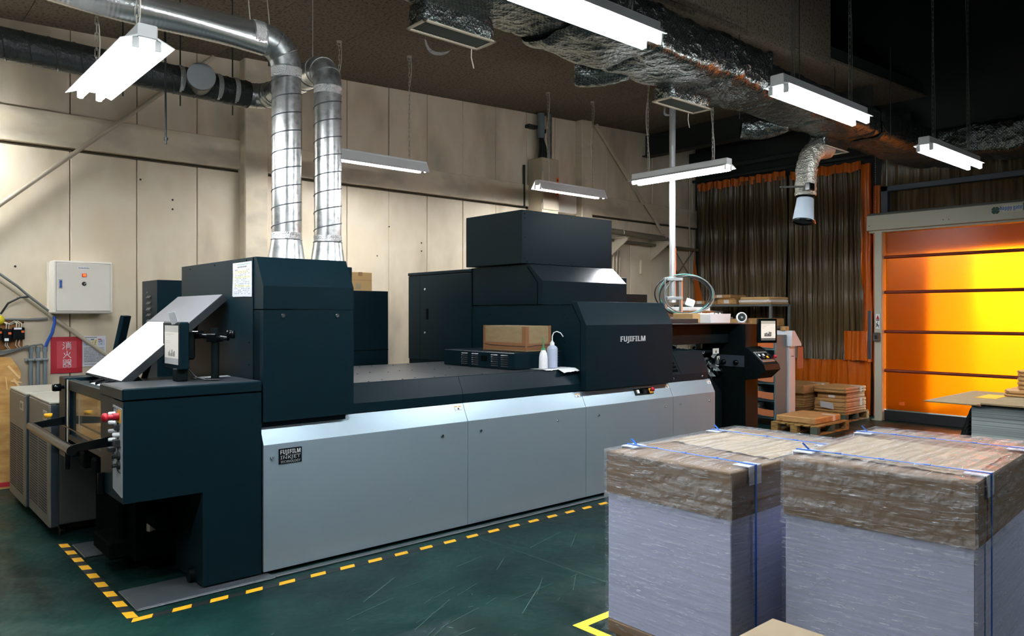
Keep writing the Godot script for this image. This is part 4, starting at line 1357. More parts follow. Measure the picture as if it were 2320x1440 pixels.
	for y in [1.79, 2.02]:
		var st := mb()
		bar(st, pc + rt * -0.1 + Vector3(0, y, 0.04), pc + rt * 0.09 + Vector3(0, y, 0.04), 0.03, 0.035, 0.002)
		put("cross_strut", st, M.steel_bright, t)
		var cl := mb()
		tube(cl, [pc + Vector3(0, y - 0.012, 0), pc + Vector3(0, y + 0.012, 0)], 0.043, 16)
		put("pipe_clamp", cl, M.chrome, t)
	var ft := mb()
	bar(ft, pc + rt * -0.06 + Vector3(0, 1.55, 0.05), pc + rt * 0.13 + Vector3(0, 1.55, 0.05), 0.04, 0.03, 0.002)
	put("foot_strut", ft, M.steel_bright, t)
	t = thing("cable_coil", "coil of black and green cable hanging in a loop on the silver cable pole", "cable", Vector3(7.49, 1.58, -5.5))
	for k in 4:
		var cc: Vector3 = Vector3(7.56, 1.83, -5.49) + rt * [0.03, 0.045, 0.02, 0.06][k] + Vector3(0, [0.0, 0.01, -0.012, 0.004][k], 0.0)
		var pts := []
		for i in 48:
			var a := TAU * i / 48.0
			pts.append(cc + rt * cos(a) * (0.335 - 0.012 * k) + Vector3.UP * sin(a) * (0.245 - 0.006 * k) + Vector3(0.02 * sin(a * 2 + k), 0, 0.02 * k))
		put("cable_loop", tub(pts, 0.0085, 8, false, true), [M.cable_black, M.teal_cable, M.cable_black, M.cable_grey][k], t)

# ---------------------------------------------------------------- the big lagged duct under the ceiling
func lagged(x0: float, x1: float, y0: float, y1: float, z0: float, z1: float, seed_: int, swell := 0.03) -> SurfaceTool:
	var s := mb()
	var n := FastNoiseLite.new()
	n.seed = seed_
	n.frequency = 2.2
	n.fractal_octaves = 4
	var n2 := FastNoiseLite.new()
	n2.seed = seed_ + 5
	n2.noise_type = FastNoiseLite.TYPE_CELLULAR
	n2.cellular_return_type = FastNoiseLite.RETURN_DISTANCE
	n2.frequency = 4.0
	n2.domain_warp_enabled = true
	n2.domain_warp_amplitude = 0.2
	n2.domain_warp_frequency = 2.0
	var cy := (y0 + y1) / 2
	var cz := (z0 + z1) / 2
	var hy := (y1 - y0) / 2
	var hz := (z1 - z0) / 2
	var fn := func(u, v):
		var x: float = lerpf(x0, x1, u)
		var a: float = v * TAU
		var c := cos(a)
		var si := sin(a)
		var p := pow(pow(absf(c), 5.0) + pow(absf(si), 5.0), -0.2)
		var edge := 1.0
		var e: float = minf(x - x0, x1 - x)
		if e < 0.03:
			edge = 0.93 + 0.07 * (e / 0.03)
		var q := Vector3(x, cy + hy * p * si * edge, cz + hz * p * c * edge)
		var nn := Vector3(0, si, c)
		var amt := n.get_noise_3dv(q * Vector3(0.8, 1, 1)) * swell + (n2.get_noise_3dv(q) + 0.6) * swell * 0.5
		# ties cut in where the lagging is bound
		var tie := absf(fposmod(x - 0.2, 1.05) - 0.5)
		amt -= 0.02 * exp(-tie * tie * 2500.0)
		return q + nn * amt
	grid(s, int((x1 - x0) / 0.025), 84, fn)
	return s

func crumpled_tube(s: SurfaceTool, path: Array, r: float, amp: float, seed_: int) -> void:
	var n := FastNoiseLite.new()
	n.seed = seed_
	n.frequency = 9.0
	n.fractal_type = FastNoiseLite.FRACTAL_RIDGED
	n.fractal_octaves = 3
	var last := path.size() - 1
	grid(s, last, 40, func(u, v):
		var i: int = clampi(int(round(u * last)), 0, last)
		var d: Vector3 = (path[mini(i + 1, last)] - path[maxi(i - 1, 0)]).normalized()
		var x := Vector3(0.3, 0.2, 1.0).cross(d).normalized()
		var y := d.cross(x)
		var k: Vector3 = x * cos(v * TAU) + y * sin(v * TAU)
		var p: Vector3 = path[i] + k * r
		var e := 0.9 if i == 0 or i == last else 1.0
		return path[i] + k * (r * e + amp * (n.get_noise_3dv(p) * 0.5 + 0.1)))

func build_lagged_duct() -> void:
	var t := thing("lagged_duct", "long foil-lagged air duct wrapped in wire netting, crossing under the ceiling to the right", "duct", Vector3(6.5, 3.7, -4.1))
	put("lagging", lagged(1.2, 4.05, 3.74, 4.12, -4.42, -3.86, 3), M.lagging, t)
	put("lagging", lagged(4.0, 6.62, 3.7, 4.12, -4.45, -3.74, 8, 0.045), M.lagging, t)
	put("lagging", lagged(6.6, 9.3, 3.72, 4.08, -4.44, -3.82, 13, 0.035), M.lagging, t)
	put("lagging", lagged(9.25, 11.7, 3.7, 4.1, -4.42, -3.8, 17), M.lagging, t)
	var e := lagged(0.0, 3.4, 3.66, 4.1, -0.35, 0.35, 23, 0.05)
	var br := put("branch_lagging", e, M.lagging, t)
	br.transform = Transform3D(Basis(Vector3.UP, -PI / 2), Vector3(11.3, 0, -4.0) - away(t))
	var wr := mb()
	bx(wr, Vector3(6.58, 3.705, -4.46), Vector3(6.64, 4.11, -3.74), 0.02)
	put("joint_band", wr, M.lagging, t)
	for x in [2.6, 4.8, 7.2, 9.4]:
		for z in [-4.46, -3.78]:
			put("hanger_rod", tub([Vector3(x, 3.7, z), Vector3(x, 4.8, z)], 0.006, 6), M.steel_dark, t)
	var lm := lettering("lettering", "24K ALK", Transform3D(Basis(), Vector3(5.75, 3.86, -3.71)), 0.26, 0.05, M.ink, t, 0.03)
	# hanging outlets below the far edge
	var k := 0
	for q in [[2.955, 3.597, "foil-wrapped air outlet with a dark grille, nearest, at the top of the picture"], [5.716, 6.37, "foil-wrapped air outlet above the silver cable pole"], [8.72, 9.33, "foil-wrapped air outlet that feeds the bent foil hose by the curtain"]]:
		var d := thing("air_outlet", q[2], "air outlet", Vector3(q[0] + 0.32, 3.6, -4.37), "air outlets under the lagged duct")
		var s := mb()
		var cx: float = (q[0] + q[1]) / 2
		var hx: float = (q[1] - q[0]) / 2
		var n := FastNoiseLite.new()
		n.seed = 40 + k
		n.frequency = 4.0
		n.fractal_octaves = 4
		var fn := func(u, v):
			var a: float = v * TAU
			var p := pow(pow(absf(cos(a)), 8.0) + pow(absf(sin(a)), 8.0), -0.125)
			var y: float = lerpf(3.607, 3.76, u)
			var o := Vector3(cx + (hx - 0.008) * p * cos(a), y, -4.36 + 0.108 * p * sin(a))
			return o + Vector3(cos(a), 0, sin(a)) * (n.get_noise_3dv(o) * 0.025 * sin(u * PI) + 0.012 * sin(u * PI))
		grid(s, 10, 90, fn)
		put("lagging", s, M.lagging, d)
		var fr := mb()
		bx(fr, Vector3(q[0], 3.6, -4.475), Vector3(q[1], 3.612, -4.452), 0.002)
		bx(fr, Vector3(q[0], 3.6, -4.268), Vector3(q[1], 3.612, -4.245), 0.002)
		bx(fr, Vector3(q[0], 3.6, -4.475), Vector3(q[0] + 0.023, 3.612, -4.245), 0.002)
		bx(fr, Vector3(q[1] - 0.023, 3.6, -4.475), Vector3(q[1], 3.612, -4.245), 0.002)
		put("outlet_frame", fr, M.pipe_cream, d)
		var n2 := 20
		for i in n2:
			var x := lerpf(q[0] + 0.04, q[1] - 0.04, i / (n2 - 1.0))
			bxr_part("slat", Transform3D(Basis(Vector3(0, 0, 1), 0.5), Vector3(x, 3.617, -4.36)), Vector3(0.004, 0.02, 0.19), M.rail_grey, d, 0.0)
		put("back_plate", box(Vector3(q[0] + 0.02, 3.64, -4.455), Vector3(q[1] - 0.02, 3.65, -4.265)), M.seam, d)
		if k < 2:
			var bag := mb()
			var bf := func(u, v):
				var a: float = PI * u
				var rr: float = 0.10 * (1.0 - 0.4 * u * u) * (1.0 if k == 0 else 0.7)
				return Vector3(cx - 0.05 + rr * 1.5 * cos(a), 3.6 - rr * sin(a) * (0.9 + 0.2 * v), -4.49 - 0.02 * v + 0.015 * sin(u * 9.0))
			grid(bag, 20, 4, bf)
			put("plastic_flap", bag, M.clear_plastic, d)
			put("cord", tub([Vector3(cx + 0.28, 3.61, -4.49), Vector3(cx + 0.285, 3.55, -4.5), Vector3(cx + 0.31, 3.47, -4.5)], 0.004, 6), M.cable_white, d)
		k += 1
	# short round spigots poking out behind the big duct
	for q in [[5.0, 3.8, "short foil-wrapped stub hanging out behind the big duct near the middle of the ceiling"], [7.75, 3.74, "short foil-wrapped stub behind the big duct right of the cable pole"]]:
		var d := thing("duct_stub", q[2], "duct", Vector3(q[0], q[1], -4.6))
		var s := mb()
		var x: float = q[0]
		var stub := []
		for i in 15:
			stub.append(Vector3(x + 0.3, q[1] + 0.06, -4.4).lerp(Vector3(x, q[1] + 0.01, -4.78), i / 14.0) + Vector3(0, -0.03 * sin(PI * i / 14.0), 0))
		crumpled_tube(s, stub, 0.12, 0.03, int(x))
		put("foil_sleeve", s, M.lagging, d)
	# foil hose with a grey bellows nozzle
	var h := thing("air_hose", "bent foil air hose with a grey ribbed nozzle hanging in front of the curtain", "hose", Vector3(8.42, 2.64, -4.4))
	var s := mb()
	var path := [Vector3(9.02, 3.62, -4.38), Vector3(8.86, 3.6, -4.385), Vector3(8.68, 3.52, -4.4), Vector3(8.57, 3.36, -4.4), Vector3(8.54, 3.2, -4.4), Vector3(8.53, 3.0, -4.4)]
	var fine := []
	for i in 61:
		var tt := i / 60.0 * (path.size() - 1)
		var a := mini(int(tt), path.size() - 2)
		var p0: Vector3 = path[maxi(a - 1, 0)]
		var p3: Vector3 = path[mini(a + 2, path.size() - 1)]
		fine.append(path[a].cubic_interpolate(path[a + 1], p0, p3, tt - a))
	rng.seed = 9
	crumpled_tube(s, fine, 0.112, 0.03, 7)
	put("foil_sleeve", s, M.foil_hose, h)
	var rb := mb()
	var pr := []
	for i in 41:
		var u := i / 40.0
		pr.append([lerpf(0.092, 0.118, u) + (0.0035 if i % 2 else 0.0), 0.27 * u])
	lathe(rb, Vector3(8.525, 2.965, -4.4), pr, 26, Vector3(-0.2, -1, 0.0).normalized())
	put("ribbed_nozzle", rb, M.ribbed, h)
	var rim := mb()
	lathe(rim, Vector3(8.525, 2.965, -4.4) + Vector3(-0.2, -1, 0).normalized() * 0.265, [[0.118, 0.0], [0.123, 0.005], [0.123, 0.03], [0.1, 0.03]], 26, Vector3(-0.2, -1, 0).normalized())
	put("nozzle_rim", rim, M.gloss_black, h)
	put("orange_tie", tub([Vector3(8.55, 2.71, -4.3), Vector3(8.555, 2.665, -4.29)], 0.006, 5), M.orange_part, h)
	put("clamp", box(Vector3(8.38, 3.04, -4.33), Vector3(8.5, 3.13, -4.27), 0.006), M.gloss_black, h)
	put("rod", tub([Vector3(8.4, 3.09, -4.36), Vector3(8.16, 3.08, -4.52)], 0.011, 8), M.rail_grey, h)

# ---------------------------------------------------------------- things on the long wall
func pipe_thing(called: String, label: String, pts: Array, r: float, m: Material, category := "pipe", seg := 12, part := "pipe") -> Node3D:
	var t := thing(called, label, category, pts[0])
	put(part, tub(pts, r, seg), m, t)
	return t

func build_wall_things() -> void:
	# sloping wind braces
	pipe_thing("wind_brace", "cream diagonal brace pipe rising to the right across the left wall", [Vector3(0.6, 2.18, WZ + 0.09), Vector3(2.27, 3.72, WZ + 0.09), Vector3(3.02, 4.42, WZ + 0.09)], 0.021, M.pipe_cream)
	var br := pipe_thing("wind_brace", "cream diagonal brace pipe falling to the right past the red sign", [Vector3(0.6, 2.3, WZ + 0.05), Vector3(2.1, 1.08, WZ + 0.05)], 0.019, M.pipe_cream)
	put("cable_tie", tub([Vector3(1.45, 1.6, WZ + 0.07), Vector3(1.45, 1.63, WZ + 0.115)], 0.006, 5), M.cable_white, br)
	var r := thing("wind_brace", "cream diagonal brace bar falling to the right behind the chained lamp", "brace", Vector3(9.3, 3.0, WZ + 0.08))
	var s := mb()
	bar(s, Vector3(9.25, 4.72, WZ + 0.06), Vector3(10.5, 3.53, WZ + 0.06), 0.05, 0.05, 0.004)
	put("bar", s, M.girt, r)
	s = mb()
	bar(s, Vector3(10.48, 3.55, WZ + 0.09), Vector3(11.1, 2.96, WZ + 0.09), 0.04, 0.04, 0.004)
	put("bar", s, M.girt, r)
	pipe_thing("wind_brace", "thin grey brace rising to the right beside the curtain edge", [Vector3(11.2, 2.1, WZ + 0.07), Vector3(11.97, 2.8, WZ + 0.07)], 0.012, M.pipe_olive, "brace")
	pipe_thing("wind_brace", "thin grey brace falling to the right beside the curtain edge", [Vector3(11.3, 2.8, WZ + 0.1), Vector3(12.1, 2.0, WZ + 0.1)], 0.012, M.pipe_olive, "brace")
	pipe_thing("conduit", "thin upright conduit in the corner beside the curtain", [Vector3(11.86, 0.2, WZ + 0.05), Vector3(11.86, 4.4, WZ + 0.05)], 0.012, M.pipe_cream, "conduit")
	# switch cabinet high on the wall
	var c := thing("switch_cabinet", "tall beige switch cabinet high on the wall with orange stickers", "cabinet", Vector3(7.94, 3.1, WZ + 0.2))
	put("case", box(Vector3(7.767, 3.05, WZ + 0.02), Vector3(8.11, 3.937, WZ + 0.33), 0.006), M.cabinet_beige, c)
	put("door", box(Vector3(7.772, 3.16, WZ + 0.33), Vector3(8.105, 3.93, WZ + 0.35), 0.005), M.cabinet_beige, c)
	for y in [3.72, 3.26]:
		put("hinge", box(Vector3(7.762, y, WZ + 0.335), Vector3(7.776, y + 0.05, WZ + 0.357)), M.panel_grey, c)
	for y in [3.43, 3.62]:
		var st := put("sticker", box(Vector3(8.05, y - 0.04, WZ + 0.35), Vector3(8.095, y + 0.04, WZ + 0.352)), M.orange_part, c)
		put("sticker_print", box(Vector3(8.06, y - 0.012, WZ + 0.352), Vector3(8.085, y + 0.014, WZ + 0.3535)), M.ink, st)
	put("sticker", box(Vector3(7.86, 3.45, WZ + 0.35), Vector3(7.93, 3.52, WZ + 0.352)), M.paper, c)
	put("door_handle", box(Vector3(7.99, 3.56, WZ + 0.35), Vector3(8.07, 3.58, WZ + 0.365), 0.003), M.ink, c)
	var lt := put("print", box(Vector3(7.83, 3.87, WZ + 0.35), Vector3(7.88, 3.872, WZ + 0.351)), M.ink, c)
	c = thing("side_cabinet", "paler shallow beige cabinet right beside the tall switch cabinet", "cabinet", Vector3(8.5, 3.15, WZ + 0.08))
	put("case", box(Vector3(8.115, 3.19, WZ), Vector3(8.74, 3.585, WZ + 0.11), 0.006), M.cream, c)
	var cb := thing("cable_bundle", "bundle of black cables dropping from a grey fitting into the switch cabinet", "cable", Vector3(7.95, 3.93, WZ + 0.15))
	for i in 4:
		put("cable", tub([Vector3(7.93 + 0.01 * i, 4.3, WZ + 0.12), Vector3(7.9 + 0.045 * i, 4.1, WZ + 0.15), Vector3(7.86 + 0.06 * i, 3.93, WZ + 0.17)], 0.02, 8), M.cable_black, cb)
	put("fitting", tub([Vector3(7.95, 4.28, WZ + 0.12), Vector3(7.95, 4.655, WZ + 0.12)], 0.055, 14), M.pvc_grey, cb)
	put("wall_clip", box(Vector3(7.72, 4.42, WZ), Vector3(7.9, 4.47, WZ + 0.1), 0.004), M.steel_dark, cb)
	var cp := thing("conduit", "shiny steel conduit from the ceiling into the switch cabinet", "conduit", Vector3(8.12, 3.93, WZ + 0.14))
	put("pipe", tub([Vector3(8.1, 3.93, WZ + 0.14), Vector3(8.1, 4.665, WZ + 0.14)], 0.042, 14), M.galvanised, cp)
	put("wall_clip", box(Vector3(7.98, 4.4, WZ), Vector3(8.14, 4.44, WZ + 0.1), 0.004), M.steel_dark, cp)
	pipe_thing("conduit", "dark upright rail at the left edge of the switch cabinet", [Vector3(7.68, 3.2, WZ + 0.03), Vector3(7.68, 3.85, WZ + 0.03)], 0.02, M.steel_dark, "conduit")
	# the level pipe on triangular brackets
	var hp := thing("wall_pipe", "olive pipe along the wall right of the top box, carried on triangular brackets", "pipe", Vector3(10.0, 2.9, WZ + 0.3))
	put("pipe", tub([Vector3(8.6, 2.97, WZ + 0.3), Vector3(10.75, 2.92, WZ + 0.3), Vector3(10.93, 2.88, WZ + 0.3), Vector3(11.0, 2.75, WZ + 0.3), Vector3(11.04, 2.35, WZ + 0.3)], 0.048, 14), M.pipe_olive, hp)
	put("pipe_mouth", tub([Vector3(11.038, 2.37, WZ + 0.3), Vector3(11.045, 2.25, WZ + 0.3)], 0.055, 14), M.gloss_black, hp)
	put("pipe", tub([Vector3(9.0, 2.84, WZ + 0.12), Vector3(12.1, 2.8, WZ + 0.12)], 0.025, 10), M.pipe_olive, hp)
	for x in [9.63, 10.75]:
		var b := mb()
		prism(b, [Vector2(WZ, 2.86), Vector2(WZ + 0.42, 2.86), Vector2(WZ + 0.42, 2.82), Vector2(WZ + 0.03, 2.55), Vector2(WZ, 2.55)], "x", x - 0.012, x + 0.012)
		bx(b, Vector3(x - 0.05, 2.855, WZ), Vector3(x + 0.05, 2.87, WZ + 0.42), 0.003)
		put("bracket", b, M.pipe_cream, hp)
		put("pipe_clamp", tub(arc(Vector3(x, 2.94, WZ + 0.3), Vector3(0, 0, 0.052), Vector3(0, 0.052, 0), -0.4, PI + 0.4, 12), 0.008, 6), M.pipe_cream, hp)
	put("drop_pipe", box(Vector3(10.45, 2.3, WZ), Vector3(10.5, 2.55, WZ + 0.04), 0.004), M.girt, hp)
	for x in [9.7, 9.78, 9.86]:
		var v := pipe_thing("conduit", ["leftmost of the three thin cream conduits right of the top box", "middle of the three thin cream conduits right of the top box", "rightmost of the three thin cream conduits right of the top box, bent at its head"][int(round((x - 9.7) / 0.08))], [Vector3(x, 1.2, WZ + 0.05), Vector3(x, 2.55, WZ + 0.05), Vector3(x + 0.015, 2.68, WZ + 0.06)], 0.017, M.pipe_cream, "conduit")
		put("conduit_clip", box(Vector3(x - 0.025, 2.32, WZ), Vector3(x + 0.025, 2.34, WZ + 0.07)), M.pipe_cream, v)

func glyph(strokes: Array, xf: Transform3D, w: float) -> SurfaceTool:      # brush strokes as flat bars, in units of a 100 square
	var s := mb()
	for k in strokes:
		var wd: float = k[4] if k.size() > 4 else w
		var a := Vector3(k[0] - 50, 50 - k[1], 0.0)
		var b := Vector3(k[2] - 50, 50 - k[3], 0.0)
		var d := (b - a).normalized()
		var n := Vector3(-d.y, d.x, 0)
		bxr(s, xf * Transform3D(Basis(n, Vector3(0, 0, 1), d), (a + b) * 0.5), Vector3(wd, 2.0, a.distance_to(b) + wd * 0.5))
	return s

func build_left_corner() -> void:
	# cream control box
	var z := WZ + 0.22
	var t := thing("control_box", "cream steel control box on the left wall with a red lamp and a keyed door", "control box", Vector3(1.73, 1.6, WZ + 0.11))
	put("case", box(Vector3(1.474, 1.604, WZ), Vector3(1.985, 2.112, z), 0.012), M.cream, t)
	put("mounting_flange", box(Vector3(1.455, 1.62, WZ), Vector3(1.48, 2.1, WZ + 0.012)), M.cream, t)
	put("seam", box(Vector3(1.498, 1.626, z - 0.002), Vector3(1.961, 2.092, z + 0.001)), M.seam, t)
	var d := put("door", box(Vector3(1.5, 1.628, z), Vector3(1.959, 2.09, z + 0.008), 0.004), M.cream, t)
	var h := put("latch", box(Vector3(1.518, 1.842, z + 0.008), Vector3(1.546, 1.93, z + 0.012), 0.003), M.panel_grey, d)
	var k := mb()
	for y in [1.862, 1.91]:
		lathe(k, Vector3(1.532, y, z + 0.012), [[0.011, 0.0], [0.009, 0.006], [0.0, 0.007]], 12, Vector3.BACK)
	bx(k, Vector3(1.524, 1.866, z + 0.012), Vector3(1.54, 1.906, z + 0.016), 0.002)
	put("latch_button", k, M.blue_cable, h)
	put("lamp_frame", box(Vector3(1.712, 1.958, z + 0.008), Vector3(1.75, 1.992, z + 0.018), 0.003), M.red, d)
	put("signal_lamp", box(Vector3(1.718, 1.963, z + 0.018), Vector3(1.744, 1.987, z + 0.024), 0.003), M.signal_red, d)
	var sw := mb()
	lathe(sw, Vector3(1.731, 1.893, z + 0.008), [[0.02, 0.0], [0.019, 0.006, 1], [0.014, 0.008, 1], [0.013, 0.03], [0.0, 0.031]], 18, Vector3.BACK)
	put("switch_knob", sw, M.ink, d)
	bxr_part("knob_mark", Transform3D(Basis(Vector3.BACK, -0.8), Vector3(1.731, 1.893, z + 0.0395)), Vector3(0.004, 0.02, 0.002), M.paper, d)
	put("name_label", box(Vector3(1.672, 2.034, z + 0.008), Vector3(1.784, 2.056, z + 0.0095)), M.paper, d)
	var pr := mb()
	for i in 12:
		bx(pr, Vector3(1.684 + 0.008 * i, 2.04, z + 0.0095), Vector3(1.689 + 0.008 * i, 2.05 - 0.002 * (i % 3), z + 0.0105))
	put("label_print", pr, M.ink, d)
	# fire extinguisher sign
	t = thing("safety_sign", "red sign with white upright characters on the left wall above the chillers", "sign", Vector3(1.625, 1.02, WZ + 0.01))
	put("board", box(Vector3(1.489, 1.022, WZ + 0.002), Vector3(1.76, 1.376, WZ + 0.008)), M.red, t)
	put("inset", box(Vector3(1.54, 1.068, WZ + 0.008), Vector3(1.711, 1.335, WZ + 0.0095)), M.red_soft, t)
	var cs := [
		[[8, 8, 22, 20], [4, 36, 18, 46], [2, 94, 24, 60], [62, 2, 62, 30], [40, 8, 48, 24], [88, 6, 78, 24], [42, 34, 92, 34], [44, 34, 44, 98], [90, 34, 90, 96], [90, 96, 78, 94], [46, 52, 90, 52], [46, 70, 90, 70]],
		[[50, 4, 50, 46], [50, 46, 10, 96], [50, 46, 92, 96], [16, 28, 28, 52], [84, 24, 68, 50]],
		[[8, 4, 8, 30], [8, 4, 40, 4], [40, 4, 40, 30], [8, 30, 40, 30], [58, 4, 58, 30], [58, 4, 92, 4], [92, 4, 92, 30], [58, 30, 92, 30], [2, 46, 98, 46], [50, 34, 46, 46], [46, 46, 6, 64], [52, 46, 94, 64], [66, 34, 78, 42], [8, 68, 8, 98], [8, 68, 40, 68], [40, 68, 40, 98], [8, 98, 40, 98], [58, 68, 58, 98], [58, 68, 92, 68], [92, 68, 92, 98], [58, 98, 92, 98]]]
	for i in 3:
		var xf := Transform3D(Basis.from_scale(Vector3(0.00078, 0.00076, 0.0008)), Vector3(1.628, 1.29 - 0.087 * i, WZ + 0.0105))
		put("character", glyph(cs[i], xf, 9.0 if i < 2 else 7.0), M.paper, t)
	# instruction sheet
	t = thing("instruction_sheet", "printed white instruction sheet with three pictures, right beside the red sign", "poster", Vector3(1.867, 1.078, WZ + 0.01))
	rng.seed = 31
	var im := Image.create(214, 303, false, Image.FORMAT_RGB8)
	im.fill(hexc("d9dbe2"))
	for i in 12:
		im.fill_rect(Rect2i(24 + i * 9, 10, 6, 9), hexc("44474c"))
	for i in 3:
		im.fill_rect(Rect2i(10 + 66 * i, 34, 60, 62), hexc(["b9c6dd", "d6cf9a", "b9c6dd"][i]))
		im.fill_rect(Rect2i(10 + 66 * i, 30, 30, 10), hexc(["2b3a66", "2b3a66", "b7313a"][i]))
		for j in 9:
			im.fill_rect(Rect2i(14 + 66 * i + rng.randi() % 40, 44 + rng.randi() % 40, 4 + rng.randi() % 12, 3 + rng.randi() % 8), hexc(["55606e", "c7a93a", "8a4a32", "2d3138"][rng.randi() % 4]))
	for y in range(112, 264, 9):
		var x := 14
		while x < 196:
			var w := 3 + rng.randi() % 6
			im.fill_rect(Rect2i(x, y + rng.randi() % 2, w, 5), hexc("7f828a") if rng.randi() % 3 else hexc("5b5e66"))
			x += w + 1 + (rng.randi() % 3)
	im.fill_rect(Rect2i(14, 280, 130, 5), hexc("7f828a"))
	var s := mb()
	quad_uv(s, Vector3(1.763, 1.078, WZ + 0.007), Vector3(1.973, 1.078, WZ + 0.007), Vector3(1.973, 1.38, WZ + 0.007), Vector3(1.763, 1.38, WZ + 0.007))
	put("print", s, image_material("instruction_print", im, 0.7), t)
	put("sheet", box(Vector3(1.763, 1.078, WZ + 0.003), Vector3(1.973, 1.38, WZ + 0.006)), M.paper, t)
	# electrical board at the very left
	t = thing("electrical_board", "wooden wall board with black circuit breakers and wires at the left edge", "electrical board", Vector3(1.1, 1.26, WZ + 0.05))
	put("board", box(Vector3(0.86, 1.262, WZ + 0.005), Vector3(1.255, 1.545, WZ + 0.03), 0.003), M.plywood_dark, t)
	for q in [[1.165, 1.262, 1.36, 1.475], [1.09, 1.16, 1.34, 1.46], [0.98, 1.085, 1.36, 1.47]]:
		var b := put("breaker", box(Vector3(q[0], q[2], WZ + 0.03), Vector3(q[1], q[3], WZ + 0.1), 0.005), M.gloss_black, t)
		put("breaker_label", box(Vector3(q[0] + 0.012, q[2] + 0.01 if q[0] < 1.1 else q[3] - 0.02, WZ + 0.1), Vector3(q[1] - 0.025, q[2] + 0.035 if q[0] < 1.1 else q[3] - 0.002, WZ + 0.102)), M.paper, b)
		put("breaker_label", box(Vector3(q[1] - 0.028, q[3] - 0.05, WZ + 0.1), Vector3(q[1] - 0.004, q[3] - 0.03, WZ + 0.1015)), M.orange_part, b)
	for q in [[1.2, 1.17], [1.22, 1.15], [1.24, 1.18], [1.12, 1.05], [1.14, 1.03]]:
		put("wire", tub([Vector3(q[0], 1.46, WZ + 0.06), Vector3(q[0], 1.51, WZ + 0.08), Vector3((q[0] + q[1]) / 2, 1.535, WZ + 0.06), Vector3(q[1] - 0.02, 1.5, WZ + 0.05)], 0.005, 6), M.cable_white, t)
	for x in [1.2, 1.225, 1.12, 1.135, 1.05]:
		put("wire", tub([Vector3(x, 1.365, WZ + 0.07), Vector3(x - 0.01, 1.31, WZ + 0.08), Vector3(x + 0.02, 1.27, WZ + 0.06), Vector3(x - 0.06, 1.25, WZ + 0.05)], 0.004, 6), M.cable_white, t)
	var yb := mb()
	lathe(yb, Vector3(1.065, 1.545, WZ + 0.05), [[0.045, 0.0], [0.045, 0.02], [0.025, 0.04], [0.0, 0.042]], 14, Vector3.BACK)
	put("yellow_cap", yb, M.yellow_dull, t)
	# conduits with their rail and the cables that feed them
	t = thing("conduit_rail", "galvanised strut rail that holds three upright grey conduits", "rail", Vector3(1.37, 1.16, WZ + 0.03))
	put("rail", box(Vector3(1.272, 1.15, WZ), Vector3(1.465, 1.182, WZ + 0.035), 0.003), M.steel_bright, t)
	for i in 3:
		var x := 1.318 + 0.058 * i
		var c := thing("conduit", ["leftmost grey conduit on the strut rail", "middle grey conduit on the strut rail", "rightmost grey conduit on the strut rail, with the blue cable"][i], "conduit", Vector3(x, 0.6, WZ + 0.06))
		put("pipe", tub([Vector3(x, 0.3, WZ + 0.055), Vector3(x, 1.25, WZ + 0.055)], 0.017, 12), M.pvc_grey, c)
		put("gland", tub([Vector3(x, 1.24, WZ + 0.055), Vector3(x, 1.285, WZ + 0.055)], 0.022, 12), M.pvc_grey, c)
		put("pipe_clamp", box(Vector3(x - 0.028, 1.155, WZ + 0.03), Vector3(x + 0.028, 1.178, WZ + 0.078), 0.006), M.steel_bright, c)
	var cb := thing("wall_cables", "grey cables looping along the wall into the upright conduits", "cable", Vector3(1.2, 1.25, WZ + 0.06))
	for i in 3:
		put("cable", tub([Vector3(0.7, 1.255 - 0.012 * i, WZ + 0.05), Vector3(1.1, 1.25 - 0.012 * i, WZ + 0.06), Vector3(1.22 + 0.05 * i, 1.275 + 0.012 * i, WZ + 0.07), Vector3(1.29 + 0.058 * i, 1.3 + 0.006 * i, WZ + 0.06), Vector3(1.318 + 0.058 * i, 1.27, WZ + 0.055)], 0.008, 8), M.cable_grey, cb)
	cb = thing("wall_cables", "grey cable running level along the wall above the breakers", "cable", Vector3(1.2, 1.55, WZ + 0.03))
	put("cable", tub([Vector3(0.7, 1.555, WZ + 0.03), Vector3(1.1, 1.553, WZ + 0.03), Vector3(1.3, 1.545, WZ + 0.03), Vector3(1.46, 1.555, WZ + 0.03)], 0.013, 8), M.cable_grey, cb)
	cb = thing("wall_cables", "black cables tied along the falling brace pipe", "cable", Vector3(1.1, 1.8, WZ + 0.12))
	put("cable", tub([Vector3(0.6, 2.34, WZ + 0.1), Vector3(1.2, 1.86, WZ + 0.12), Vector3(1.27, 1.79, WZ + 0.12), Vector3(1.45, 1.63, WZ + 0.12)], 0.012, 8), M.cable_grey, cb)
	put("cable", tub([Vector3(1.3, 1.765, WZ + 0.12), Vector3(1.22, 1.755, WZ + 0.12), Vector3(1.13, 1.7, WZ + 0.1), Vector3(1.075, 1.6, WZ + 0.08)], 0.009, 8), M.cable_black, cb)
	cb = thing("blue_cable", "blue cable hanging from the brace pipe down into the right conduit", "cable", Vector3(1.45, 1.4, WZ + 0.09))
	put("cable", tub([Vector3(1.5, 1.58, WZ + 0.11), Vector3(1.505, 1.52, WZ + 0.11), Vector3(1.485, 1.42, WZ + 0.1), Vector3(1.445, 1.32, WZ + 0.07), Vector3(1.434, 1.26, WZ + 0.055)], 0.014, 8), M.blue_cable, cb)
	# leaning plywood
	t = thing("plywood_board", "weathered plywood board with a broken corner leaning on the wall at far left", "board", Vector3(1.0, 0, -8.22))
	s = mb()
